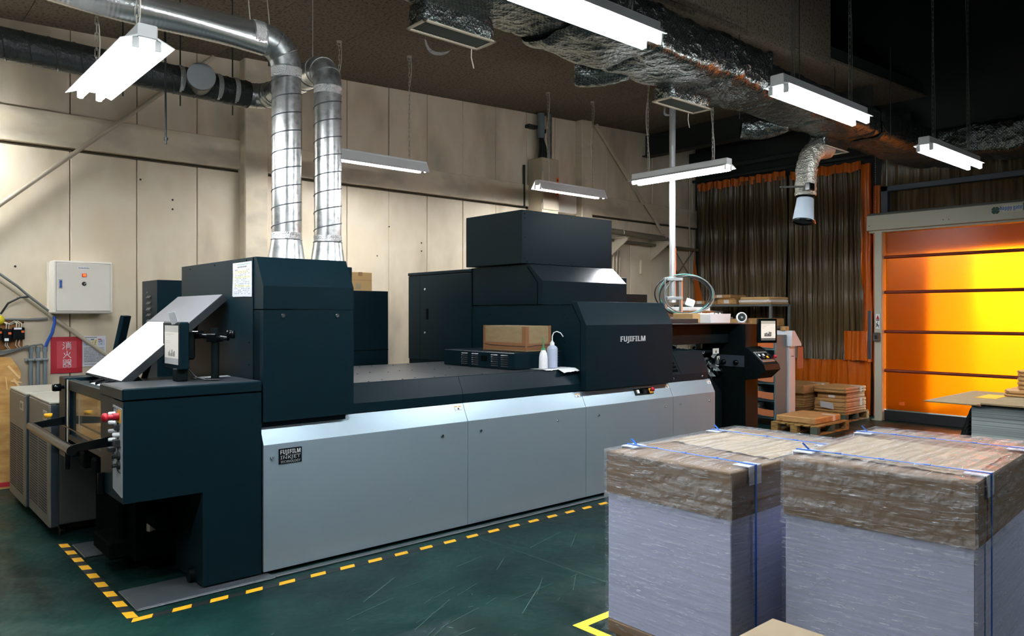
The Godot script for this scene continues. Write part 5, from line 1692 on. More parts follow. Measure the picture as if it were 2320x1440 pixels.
	prism(s, [Vector2(-0.6, 0.0), Vector2(0.16, 0.0), Vector2(0.18, 0.5), Vector2(0.205, 0.9), Vector2(0.232, 1.04), Vector2(0.215, 1.1), Vector2(0.19, 1.135), Vector2(0.16, 1.19), Vector2(0.12, 1.205), Vector2(-0.6, 1.2)], "z", -0.03, 0.0)
	var b := put("board", s, M.plywood, t)
	var lean := Basis(Vector3.RIGHT, -0.12)
	b.transform = Transform3D(lean, Vector3(0, 0.005, 0))
	s = mb()
	for q in [[0.13, 1.12, 0.22, 1.0, 0.02], [0.11, 1.02, 0.12, 0.9, 0.008], [0.17, 1.0, 0.21, 0.93, 0.02], [0.15, 0.98, 0.235, 0.96, 0.014]]:
		bar(s, Vector3(q[0], q[1], 0.002), Vector3(q[2], q[3], 0.004), q[4], 0.004, 0.0, Vector3.BACK)
	var sp := put("splinters", s, M.splinter, b)
	sp.transform = Transform3D.IDENTITY
	s = mb()
	bx(s, Vector3(0.03, 0.02, 0.001), Vector3(0.14, 0.06, 0.003))
	sp = put("red_mark", s, M.red, b)
	sp.transform = Transform3D.IDENTITY
	# two chillers
	for i in 2:
		var z0: float = [-7.0, -7.76][i]
		var z1: float = [-6.21, -7.015][i]
		var x0: float = [1.085, 1.06][i]
		var c := thing("chiller", ["grey chiller cabinet nearer to the feeder, with a louvred face and casters", "grey chiller cabinet farther back, next to the leaning plywood board"][i], "chiller", Vector3(1.5, 0, (z0 + z1) / 2), "chiller cabinets behind the feeder")
		put("case", box(Vector3(x0 + 0.06, 0.085, z0), Vector3(x0 + 0.88, 0.965, z1), 0.006), M.chiller_case, c)
		var fr := put("front_panel", box(Vector3(x0, 0.07, z0 + 0.004), Vector3(x0 + 0.055, 0.955, z1 - 0.002), 0.01), M.chiller, c)
		put("front_edge", box(Vector3(x0 + 0.012, 0.08, z1 - 0.004), Vector3(x0 + 0.058, 0.95, z1 + 0.002)), M.chiller_edge, fr)
		put("top_plate", box(Vector3(x0 + 0.002, 0.955, z0 + 0.004), Vector3(x0 + 0.88, 0.975, z1 - 0.002), 0.006), M.chiller_top, c)
		var sl := mb()
		for col in 2:
			for row in 27:
				var zz := z0 + 0.06 + col * (z1 - z0 - 0.1) * 0.5
				bx(sl, Vector3(x0 - 0.002, 0.16 + row * 0.0195, zz), Vector3(x0 + 0.004, 0.1685 + row * 0.0195, zz + (z1 - z0) * 0.39))
		put("louvre_slots", sl, M.slot, fr).set_meta("kind", "stuff")
		put("badge", box(Vector3(x0 - 0.003, 0.83, z1 - 0.2), Vector3(x0, 0.9, z1 - 0.06)), M.cream_dark, fr)
		put("badge_print", box(Vector3(x0 - 0.004, 0.845, z1 - 0.18), Vector3(x0 - 0.002, 0.885, z1 - 0.09)), M.chiller, fr)
		var bolt := mb()
		for q in [[0.3, 0.966], [0.55, 0.966]]:
			lathe(bolt, Vector3(x0 + q[0], 0.975, (z0 + z1) / 2 + 0.2), [[0.014, 0.0], [0.01, 0.005], [0.0, 0.005]], 10)
		put("bolts", bolt, M.ink, c)
		for q in [[x0 + 0.09, z1 - 0.06], [x0 + 0.09, z0 + 0.06], [x0 + 0.8, z1 - 0.06]]:
			var cs2 := mb()
			tube(cs2, [Vector3(q[0] - 0.014, 0.035, q[1]), Vector3(q[0] + 0.014, 0.035, q[1])], 0.035, 16)
			bx(cs2, Vector3(q[0] - 0.02, 0.05, q[1] - 0.02), Vector3(q[0] + 0.02, 0.087, q[1] + 0.025), 0.004)
			put("caster", cs2, M.gloss_black, c)
	# the long black cupboard behind the tower
	t = thing("rear_cupboard", "long black cupboard behind the press tower with a louvred end", "cupboard", Vector3(3.1, 0, -7.05))
	put("body", box(Vector3(2.0, 0.02, -7.25), Vector3(4.29, 1.84, -6.83), 0.004), M.black, t)
	put("seam", box(Vector3(2.4, 1.222, -6.832), Vector3(4.291, 1.23, -6.828)), M.seam, t)
	var e := put("end_unit", box(Vector3(1.99, 0.6, -7.26), Vector3(2.35, 1.892, -6.82), 0.004), M.black, t)
	for row in 10:
		var y := 1.76 - row * 0.052 - (0.05 if row > 4 else 0.0)
		put("louvre", pris([Vector2(1.99, y), Vector2(1.975, y - 0.02), Vector2(1.99, y - 0.034)], "z", -7.1, -6.99), M.black_top, e)
	put("screws", tub([Vector3(1.985, 1.79, -7.1), Vector3(1.99, 1.79, -7.1)], 0.008, 8), M.steel_bright, e)
	put("top_box", box(Vector3(2.36, 1.84, -7.2), Vector3(2.85, 1.9, -6.85), 0.004), M.black, t)
	t = thing("cardboard_carton", "tan cardboard carton on the black cupboard behind the tower", "carton", Vector3(4.0, 1.84, -7.04))
	put("box", box(Vector3(3.8, 1.841, -7.2), Vector3(4.195, 2.04, -7.0), 0.003), M.carton_pale, t)
	put("packing_tape", box(Vector3(4.03, 2.0, -7.0), Vector3(4.08, 2.041, -6.999)), M.kraft_tape, t)
	put("flap_line", box(Vector3(3.8, 1.955, -7.0), Vector3(4.195, 1.957, -6.9992)), M.carton_band, t)
	put("label", box(Vector3(4.0, 1.86, -7.0), Vector3(4.06, 1.92, -6.999)), M.kraft_pale, t)
	# notice taped to the tower
	t = thing("notice_sheet", "white printed notice with green bands taped to the side of the press tower", "notice", Vector3(1.905, 1.71, -4.77))
	im = Image.create(160, 224, false, Image.FORMAT_RGB8)
	im.fill(hexc("c6c9ce"))
	im.fill_rect(Rect2i(36, 12, 112, 4), hexc("5d9a8a"))
	for i in 9:
		im.fill_rect(Rect2i(40 + i * 9, 26, 6, 9), hexc("3c4048"))
	im.fill_rect(Rect2i(14, 44, 24, 5), hexc("8a8e96"))
	for y in [54, 64]:
		im.fill_rect(Rect2i(20, y, 110, 7), hexc("eed79a"))
	im.fill_rect(Rect2i(14, 92, 136, 12), hexc("d3e59a"))
	im.fill_rect(Rect2i(14, 106, 6, 40), hexc("e6ee9d"))
	im.fill_rect(Rect2i(14, 152, 136, 9), hexc("dcea9f"))
	for y in range(50, 212, 11):
		for x in range(20, 140, 14):
			if rng.randi() % 3:
				im.fill_rect(Rect2i(x, y, 5 + rng.randi() % 7, 4), hexc("6b7078"))
	s = mb()
	quad_uv(s, Vector3(1.9025, 1.716, -4.93), Vector3(1.9025, 1.709, -4.612), Vector3(1.9025, 1.932, -4.612), Vector3(1.9025, 1.93, -4.912))
	put("print", s, image_material("notice_print", im, 0.7), t)
	s = mb()
	bx(s, Vector3(1.903, 1.712, -4.92), Vector3(1.905, 1.931, -4.613))
	put("sheet", s, M.paper, t)

# ---------------------------------------------------------------- the orange gate and the curtains
func build_gate_and_curtains() -> void:
	var X := 11.75
	var z0 := -4.82
	var z1 := -1.5
	var t := thing("roller_gate", "bright orange roller gate lit from behind by daylight, with pale header and post", "gate", Vector3(X, 0, -3.2))
	var ys := [2.86, 2.457, 1.928, 1.335, 0.747, 0.145]
	for i in 5:
		put("gate_panel", box(Vector3(X + 0.05, ys[i + 1] + 0.02, z0 - 0.06), Vector3(X + 0.054, ys[i] - 0.02, z1 + 0.06)), M.orange_sheet, t)
	for i in range(1, 5):
		put("gate_bar", tub([Vector3(X + 0.045, ys[i], z0 - 0.06), Vector3(X + 0.045, ys[i], z1 + 0.06)], 0.024, 12), M.gate_bar, t)
	put("bottom_skirt", box(Vector3(X + 0.03, 0.0, z0 - 0.06), Vector3(X + 0.07, 0.15, z1 + 0.06), 0.004), M.tape_black, t)
	put("stitch_patch", box(Vector3(X + 0.047, 0.24, -4.62), Vector3(X + 0.05, 0.29, -4.54)), M.orange_part, t)
	var hd := put("header_box", box(Vector3(X - 0.14, 2.86, z0 - 0.2), Vector3(X + 0.14, 3.085, z1 + 0.2), 0.008), M.gate_frame, t)
	put("header_lip", box(Vector3(X - 0.06, 2.83, z0 - 0.2), Vector3(X + 0.14, 2.862, z1 + 0.2), 0.004), M.gate_frame, hd)
	put("header_top", box(Vector3(X - 0.1, 3.085, z0 - 0.19), Vector3(X + 0.14, 3.12, z1 + 0.2), 0.004), M.rail_grey, hd)
	# clover emblem and the gate's name
	var xf := X - 0.141
	var s := mb()
	var e := Vector3(xf, 2.994, -3.305)
	for i in 4:
		var a := PI / 4 + PI / 2 * i
		var c := e + Vector3(0, sin(a), cos(a)) * 0.027
		for k in [-0.5, 0.5]:
			lathe(s, c + Vector3(0, sin(a + k * 1.9), cos(a + k * 1.9)) * 0.012, [[0.017, 0.0], [0.017, 0.003], [0.0, 0.003]], 12, Vector3.LEFT, true)
	lathe(s, e, [[0.024, 0.0], [0.024, 0.003], [0.0, 0.003]], 12, Vector3.LEFT, true)
	put("clover_emblem", s, M.clover, hd)
	lettering("lettering", "happy gate", Transform3D(FACE_LEFT, Vector3(xf - 0.002, 3.01, -3.125)), 0.255, 0.075, M.gate_letters, hd)
	put("name_field", box(Vector3(xf - 0.001, 2.955, -3.22), Vector3(xf + 0.001, 3.055, -3.0)), M.header_shine, hd)
	put("small_sign", box(Vector3(xf - 0.003, 2.965, -2.985), Vector3(xf, 3.065, -2.89)), M.clover, hd)
	for z in [-4.98, -3.95, -3.88]:
		s = mb()
		lathe(s, Vector3(xf, 2.93, z), [[0.007, 0.0], [0.006, 0.003], [0.0, 0.003]], 8, Vector3.LEFT)
		put("screw", s, M.ink, hd)
	for z in [z0 - 0.12, z1 + 0.0]:
		put("post", box(Vector3(X - 0.06, 0.0, z), Vector3(X + 0.09, 2.86, z + 0.115), 0.008), M.gate_frame, t)
	s = mb()
	bx(s, Vector3(X - 0.1, 0.0, z0 - 0.14), Vector3(X + 0.1, 0.012, z0 + 0.0))
	put("foot_plate", s, M.gate_frame, t)
	var pz := z0 - 0.065
	var st := put("warning_sticker", box(Vector3(X - 0.0625, 1.38, pz - 0.028), Vector3(X - 0.06, 1.6, pz + 0.028)), M.paper, t)
	s = mb()
	prism(s, [Vector2(pz - 0.026, 1.52), Vector2(pz + 0.026, 1.52), Vector2(pz, 1.585)], "x", X - 0.0645, X - 0.062)
	put("red_triangle", s, M.red, st)
	s = mb()
	for q in [[-0.02, 1.46, 0.02, 1.42], [0.0, 1.49, -0.01, 1.44], [-0.01, 1.44, -0.022, 1.4], [-0.01, 1.44, 0.018, 1.395]]:
		bar(s, Vector3(X - 0.063, q[1], pz + q[0]), Vector3(X - 0.063, q[3], pz + q[2]), 0.006, 0.008, 0.0, Vector3.LEFT)
	bx(s, Vector3(X - 0.064, 1.5, pz - 0.022), Vector3(X - 0.062, 1.515, pz + 0.022))
	put("sticker_print", s, M.ink, st)
	var sb := put("switch_box", box(Vector3(X - 0.13, 1.19, pz - 0.045), Vector3(X - 0.06, 1.32, pz + 0.04), 0.008), M.rail_grey, t)
	put("switch_button", box(Vector3(X - 0.14, 1.225, pz - 0.02), Vector3(X - 0.13, 1.28, pz + 0.018), 0.004), M.ink, sb)
	# frame of steel above the gate
	t = thing("lintel_frame", "grey steel frame above the pale gate header with netting behind it", "frame", Vector3(11.9, 3.1, -3.2))
	put("upright", box(Vector3(11.83, 3.12, -4.9), Vector3(11.93, 3.54, -4.8), 0.004), M.steel_blue, t)
	put("rail", box(Vector3(11.83, 3.46, -4.9), Vector3(11.93, 3.54, -1.3), 0.004), M.steel_blue, t)
	s = mb()
	for i in 44:
		lathe(s, Vector3(11.88, 2.9 + i * 0.028, -5.0), [[0.0, 0.0], [0.009, 0.006], [0.0, 0.018]], 6)
	put("ball_chain", s, M.chain, t)
	put("guide_rod", tub([Vector3(11.95, 3.1, -4.86), Vector3(11.95, 4.3, -4.86)], 0.01, 6), M.chain, t)
	t = thing("net_curtain", "dark netting hanging above the gate behind the grey steel frame", "curtain", Vector3(12.0, 2.9, -3.2))
	put("net", curtain_shape(12.02, 3.0, 4.2, -4.95, -1.3, 9.0, 21), M.curtain, t)
	# the pleated curtains
	t = thing("mesh_curtain", "pleated brown mesh curtain, left half, hanging from the orange band by the long wall", "curtain", Vector3(12.0, 0, -7.4))
	put("mesh", curtain_shape(11.98, 0.3, 3.95, -8.28, -6.52, 17.0, 3), M.curtain, t)
	for i in 5:
		put("top_band", band_shape(11.95, 3.9, 4.03, -8.28 + i * 0.352, -8.28 + i * 0.352 + 0.345, 5 + i), M.orange_vinyl, t)
	s = mb()
	grid(s, 2, 30, func(u, v): return Vector3(11.9 - 0.05 * u + 0.03 * sin(v * 9.0), lerpf(1.3, 3.4, v), -8.3 - 0.02 + 0.1 * u * (0.5 + 0.5 * sin(v * 5.0 + 1.0)) + 0.16 * (1.0 - v) * u))
	put("orange_edge", s, M.orange_vinyl, t)
	t = thing("mesh_curtain", "pleated brown mesh curtain, right half, with the orange skirt and patch beside the gate", "curtain", Vector3(12.0, 0, -5.8))
	put("mesh", curtain_shape(12.0, 0.86, 3.95, -6.5, -5.24, 15.0, 11), M.curtain, t)
	for i in 3:
		put("top_band", band_shape(11.95, 3.87, 4.0, -6.44 + i * 0.4, -6.44 + i * 0.4 + 0.393, 15 + i), M.orange_vinyl, t)
	put("orange_skirt", curtain_shape(12.0, 0.02, 0.87, -6.5, -5.12, 6.0, 31), M.orange_vinyl, t)
	put("orange_border", curtain_shape(11.99, 0.85, 3.95, -5.25, -5.1, 1.4, 41), M.orange_vinyl, t)
	put("orange_border", curtain_shape(12.03, 0.02, 3.6, -5.11, -4.99, 1.2, 43), M.orange_vinyl, t)
	put("orange_patch", curtain_shape(11.93, 0.87, 1.33, -5.5, -5.16, 2.0, 47), M.orange_vinyl, t)
	put("dark_patch", box(Vector3(11.91, 0.9, -5.13), Vector3(11.93, 1.65, -5.08), 0.004), M.steel_blue, t)
	var cr := thing("curtain_rail", "dark curtain rail across the top of the mesh curtains", "rail", Vector3(11.97, 4.08, -6.8))
	put("rail", box(Vector3(11.94, 4.06, -8.4), Vector3(12.0, 4.11, -4.98), 0.004), M.steel_dark, cr)
	put("upper_rail", box(Vector3(11.7, 4.2, -8.4), Vector3(11.76, 4.26, -4.98), 0.004), M.steel_dark, cr)

func curtain_shape(x: float, y0: float, y1: float, z0: float, z1: float, folds: float, seed_: int) -> SurfaceTool:
	var n := FastNoiseLite.new()
	n.seed = seed_
	n.frequency = 0.8
	n.fractal_octaves = 3
	var s := mb()
	var w := z1 - z0
	var fn := func(u, v):
		var z: float = lerpf(z0, z1, u)
		var y: float = lerpf(y0, y1, v)
		var ph: float = u * folds * TAU + 3.5 * n.get_noise_2d(z * 2.0, y * 0.25)
		var amp := 0.028 + 0.02 * n.get_noise_2d(z * 3.0 + 50.0, y * 0.6)
		return Vector3(x + amp * sin(ph) + 0.014 * sin(ph * 2.3 + y * 0.6) + 0.03 * n.get_noise_2d(z * 1.5, y), y + 0.012 * n.get_noise_2d(z * 4.0, 7.0), z + 0.012 * cos(ph))
	grid(s, maxi(int(folds * 16), 10), 26, fn)
	return s

func band_shape(x: float, y0: float, y1: float, z0: float, z1: float, seed_: int) -> SurfaceTool:
	var s := mb()
	var fn := func(u, v):
		return Vector3(x + 0.018 * sin(u * TAU * 3.0 + seed_), lerpf(y0, y1, v) - 0.02 * sin(u * PI) * (1.0 - v) + 0.012 * sin(u * 11.0 + seed_), lerpf(z0, z1, u))
	grid(s, 24, 3, fn)
	return s

# ---------------------------------------------------------------- goods on the press and the delivery
func build_delivery_things() -> void:
	# carton on the vent unit
	var t := thing("cardboard_box", "wide brown cardboard box with dark taped edges lying on the black vent unit", "carton", Vector3(4.5, 1.273, -5.02))
	put("body", box(Vector3(4.345, 1.276, -5.31), Vector3(4.64, 1.497, -4.742), 0.004), M.carton, t)
	var s := mb()
	bx(s, Vector3(4.343, 1.276, -5.312), Vector3(4.37, 1.499, -5.285))
	bx(s, Vector3(4.3425, 1.30, -4.79), Vector3(4.3455, 1.49, -4.742))
	bx(s, Vector3(4.3425, 1.30, -4.7425), Vector3(4.38, 1.492, -4.739))
	bx(s, Vector3(4.615, 1.30, -4.7425), Vector3(4.6425, 1.499, -4.739))
	bx(s, Vector3(4.342, 1.29, -5.31), Vector3(4.346, 1.352, -4.742))
	bx(s, Vector3(4.345, 1.29, -4.7425), Vector3(4.64, 1.345, -4.738))
	put("tape_edges", s, M.carton_band, t)
	s = mb()
	tube(s, [Vector3(4.3415, 1.335, -5.3), Vector3(4.3405, 1.325, -5.2), Vector3(4.34, 1.322, -5.0), Vector3(4.34, 1.321, -4.75)], 0.003, 5)
	tube(s, [Vector3(4.36, 1.318, -4.737), Vector3(4.45, 1.328, -4.737), Vector3(4.63, 1.329, -4.737)], 0.003, 5)
	put("flap_crease", s, M.ink, t)
	# cloth and bottles at the table edge
	var n := FastNoiseLite.new()
	n.seed = 4
	n.frequency = 9.0
	t = thing("wiping_cloth", "white wiping cloth spread over the table edge under the two bottles", "cloth", Vector3(4.55, 1.128, -4.6))
	s = mb()
	grid(s, 36, 18, func(u, v):
		var x: float = lerpf(4.39, 4.775, u) + 0.03 * (v - 0.5)
		var z: float = lerpf(-4.74, -4.5, v) - 0.03 * u
		var y := 1.131 + 0.004 * absf(n.get_noise_2d(x * 2.0, z * 2.0))
		var edge := FZ - 0.122
		if z > edge:
			var k := z - edge
			if u > 0.42:
				y -= k * 0.45
			else:
				z = edge + k * 0.2
				y -= k * 0.1
			y += 0.006 * n.get_noise_2d(x * 3.0, 4.0)
		return Vector3(x, y, z))
	put("cloth", s, M.paper, t)
	t = thing("squeeze_bottle", "opaque white squeeze bottle with a long green nozzle, left of the wash bottle", "bottle", Vector3(4.44, 1.134, -4.625))
	s = mb()
	lathe(s, Vector3(4.44, 1.136, -4.625), [[0.0, 0.0], [0.036, 0.0], [0.039, 0.006, 1], [0.037, 0.07], [0.036, 0.1], [0.031, 0.13], [0.02, 0.152], [0.017, 0.16]], 24)
	put("body", s, M.white_plastic, t)
	s = mb()
	lathe(s, Vector3(4.44, 1.294, -4.625), [[0.019, 0.0], [0.019, 0.012], [0.009, 0.02, 1], [0.006, 0.05], [0.004, 0.11], [0.0, 0.112]], 16)
	put("nozzle", s, M.green_nozzle, t)
	t = thing("wash_bottle", "translucent wash bottle with a white bent spout on the cloth", "bottle", Vector3(4.555, 1.134, -4.635))
	s = mb()
	lathe(s, Vector3(4.555, 1.136, -4.635), [[0.0, 0.0], [0.042, 0.0], [0.046, 0.006, 1], [0.046, 0.165], [0.043, 0.178], [0.03, 0.19], [0.018, 0.196], [0.018, 0.2]], 28)
	put("body", s, M.bottle_clear, t)
	s = mb()
	lathe(s, Vector3(4.555, 1.334, -4.635), [[0.02, -0.01], [0.02, 0.022], [0.012, 0.024, 1], [0.009, 0.036], [0.0, 0.036]], 20)
	put("cap", s, M.white_plastic, t)
	put("spout", tub([Vector3(4.555, 1.36, -4.635), Vector3(4.556, 1.41, -4.635), Vector3(4.566, 1.44, -4.627), Vector3(4.588, 1.45, -4.61), Vector3(4.612, 1.437, -4.59), Vector3(4.628, 1.405, -4.575)], 0.0045, 8), M.white_plastic, t)
	s = mb()
	for i in 6:
		bxr(s, Transform3D(Basis(Vector3.UP, -0.3), Vector3(4.585, 1.19 + i * 0.022, -4.597)), Vector3(0.014, 0.0015, 0.002))
	put("scale_marks", s, M.panel_grey, t)
	# things standing on the delivery deck
	var Y := 1.4975
	t = thing("flat_box", "flat dark box on the delivery deck below the cable coil", "box", Vector3(7.0, Y, -5.1))
	put("body", box(Vector3(6.6, Y, -5.3), Vector3(7.2, Y + 0.05, -4.98), 0.004), M.dark_brown, t)
	t = thing("cardboard_tray", "orange brown cardboard tray on the delivery deck left of the white bin", "carton", Vector3(7.6, Y, -5.5))
	put("body", box(Vector3(7.35, Y, -5.44), Vector3(7.5, Y + 0.11, -5.16), 0.004), M.carton_pale, t)
	t = thing("parts_bin", "white plastic bin with crumpled paper inside on the delivery deck", "bin", Vector3(8.0, Y, -5.2))
	s = mb()
	prism(s, [Vector2(7.53, Y), Vector2(7.93, Y), Vector2(7.95, Y + 0.105), Vector2(7.51, Y + 0.105)], "z", -5.05, -5.04)
	bx(s, Vector3(7.52, Y, -5.3), Vector3(7.53, Y + 0.1, -5.05))
	bx(s, Vector3(7.93, Y, -5.3), Vector3(7.94, Y + 0.1, -5.05))
	bx(s, Vector3(7.52, Y, -5.3), Vector3(7.94, Y + 0.1, -5.29))
	put("body", s, M.white_metal, t)
	s = mb()
	var n3 := FastNoiseLite.new()
	n3.seed = 8
	n3.frequency = 7.0
	grid(s, 18, 10, func(u, v): return Vector3(lerpf(7.54, 7.92, u), Y + 0.085 + 0.03 * absf(n3.get_noise_2d(u * 0.5, v * 0.3)) * 2.0, lerpf(-5.28, -5.06, v)))
	put("crumpled_paper", s, M.paper, t)
	t = thing("brown_carton", "open brown carton behind the white bin on the delivery deck", "carton", Vector3(8.1, Y, -5.6))
	put("body", box(Vector3(7.7, Y, -5.85), Vector3(8.2, Y + 0.14, -5.44), 0.004), M.carton_band, t)
	t = thing("foam_slab", "white foam slab lying on the open brown carton", "slab", Vector3(8.1, Y + 0.14, -5.6))
	put("slab", box(Vector3(7.74, Y + 0.142, -5.82), Vector3(8.18, Y + 0.188, -5.48), 0.006), M.paper, t)
	t = thing("small_carton", "small white ribbed block tilted on the foam slab", "block", Vector3(7.97, Y + 0.188, -5.5))
	s = mb()
	bxr(s, Transform3D(Basis(Vector3(0.66, 0, -0.75).normalized(), 0.35) * Basis(Vector3.UP, 0.5), Vector3(7.95, Y + 0.245, -5.62)), Vector3(0.1, 0.085, 0.1), 0.003)
	put("block", s, M.paper, t)
	t = thing("clip_fan", "small round white clip fan with a black grille on the delivery deck", "fan", Vector3(8.1, Y, -5.0))
	var fd := Vector3(-0.75, 0.1, 0.9).normalized()
	var fc := Vector3(7.84, Y + 0.062, -4.83)
	s = mb()
	lathe(s, fc - fd * 0.02, [[0.0, 0.0], [0.045, 0.0], [0.06, 0.01], [0.062, 0.035], [0.05, 0.042], [0.046, 0.03]], 24, fd)
	put("ring", s, M.white_plastic, t)
	s = mb()
	lathe(s, fc, [[0.046, 0.01], [0.04, 0.014], [0.0, 0.016]], 20, fd)
	put("grille", s, M.ink, t)
	put("hub", tub([fc + fd * 0.012, fc + fd * 0.022], 0.012, 10), M.panel_grey, t)
	put("foot", box(Vector3(7.81, Y, -4.86), Vector3(7.87, Y + 0.012, -4.8), 0.004), M.white_plastic, t)

func parcel(called: String, label: String, lo: Vector3, hi: Vector3, group: String, m: Material, turn := 0.0, label_at := 0) -> Node3D:
	var c := (lo + hi) / 2
	var t := thing(called, label, "parcel", Vector3.ZERO, group)
	var h := (hi - lo) / 2
	h.y = (hi.y - lo.y)
	put("wrapping", box(Vector3(-h.x, 0.0, -h.z), Vector3(h.x, h.y, h.z), minf(0.012, h.y * 0.3)), m, t)
	for q in [[-h.z * 0.98, 1.0], [h.z * 0.98, -1.0]]:      # folded ends
		var s := mb()
		bar(s, Vector3(-h.x - 0.001, h.y * 0.9, q[0]), Vector3(-h.x - 0.001, h.y * 0.15, q[0] + q[1] * minf(h.y, 0.1)), 0.003, 0.003, 0.0, Vector3.LEFT)
		put("fold_line", s, M.carton_band, t)
	if label_at & 1:
		put("label", box(Vector3(h.x * 0.35, h.y * 0.1, h.z), Vector3(h.x * 0.55, h.y * 0.97, h.z + 0.0015)), M.label_paper, t)
		put("label", box(Vector3(h.x * 0.35, h.y, h.z * 0.4), Vector3(h.x * 0.55, h.y + 0.0015, h.z)), M.label_paper, t)
	if label_at & 2:
		put("label", box(Vector3(-h.x - 0.0015, h.y * 0.2, -0.05), Vector3(-h.x, h.y * 0.9, 0.05)), M.label_paper, t)
	t.position = Vector3(c.x, lo.y, c.z)
	t.rotation.y = turn
	return t

func pallet(label: String, c: Vector3, w: float, d: float, turn: float) -> Node3D:
	var t := thing("wooden_pallet", label, "pallet", Vector3.ZERO, "wooden pallets on the floor")
	var n := 6
	for i in n:
		var z := -d / 2 + d * i / (n - 1.0) * 0.86
		put("top_board", box(Vector3(-w / 2, 0.108, z), Vector3(w / 2, 0.128, z + d * 0.13), 0.003), M.pallet_wood, t)
	for x in [-w / 2, -0.045, w / 2 - 0.09]:
		for z in [-d / 2, -0.05, d / 2 - 0.1]:
			put("block", box(Vector3(x, 0.018, z), Vector3(x + 0.09, 0.108, z + 0.1), 0.004), M.pallet_dark if z > 0 and x < 0 else M.pallet_wood, t)
	for z in [-d / 2, -0.05, d / 2 - 0.1]:
		put("runner", box(Vector3(-w / 2, 0.0, z), Vector3(w / 2, 0.018, z + 0.1), 0.003), M.pallet_wood, t)
	t.position = c
	t.rotation.y = turn
	return t

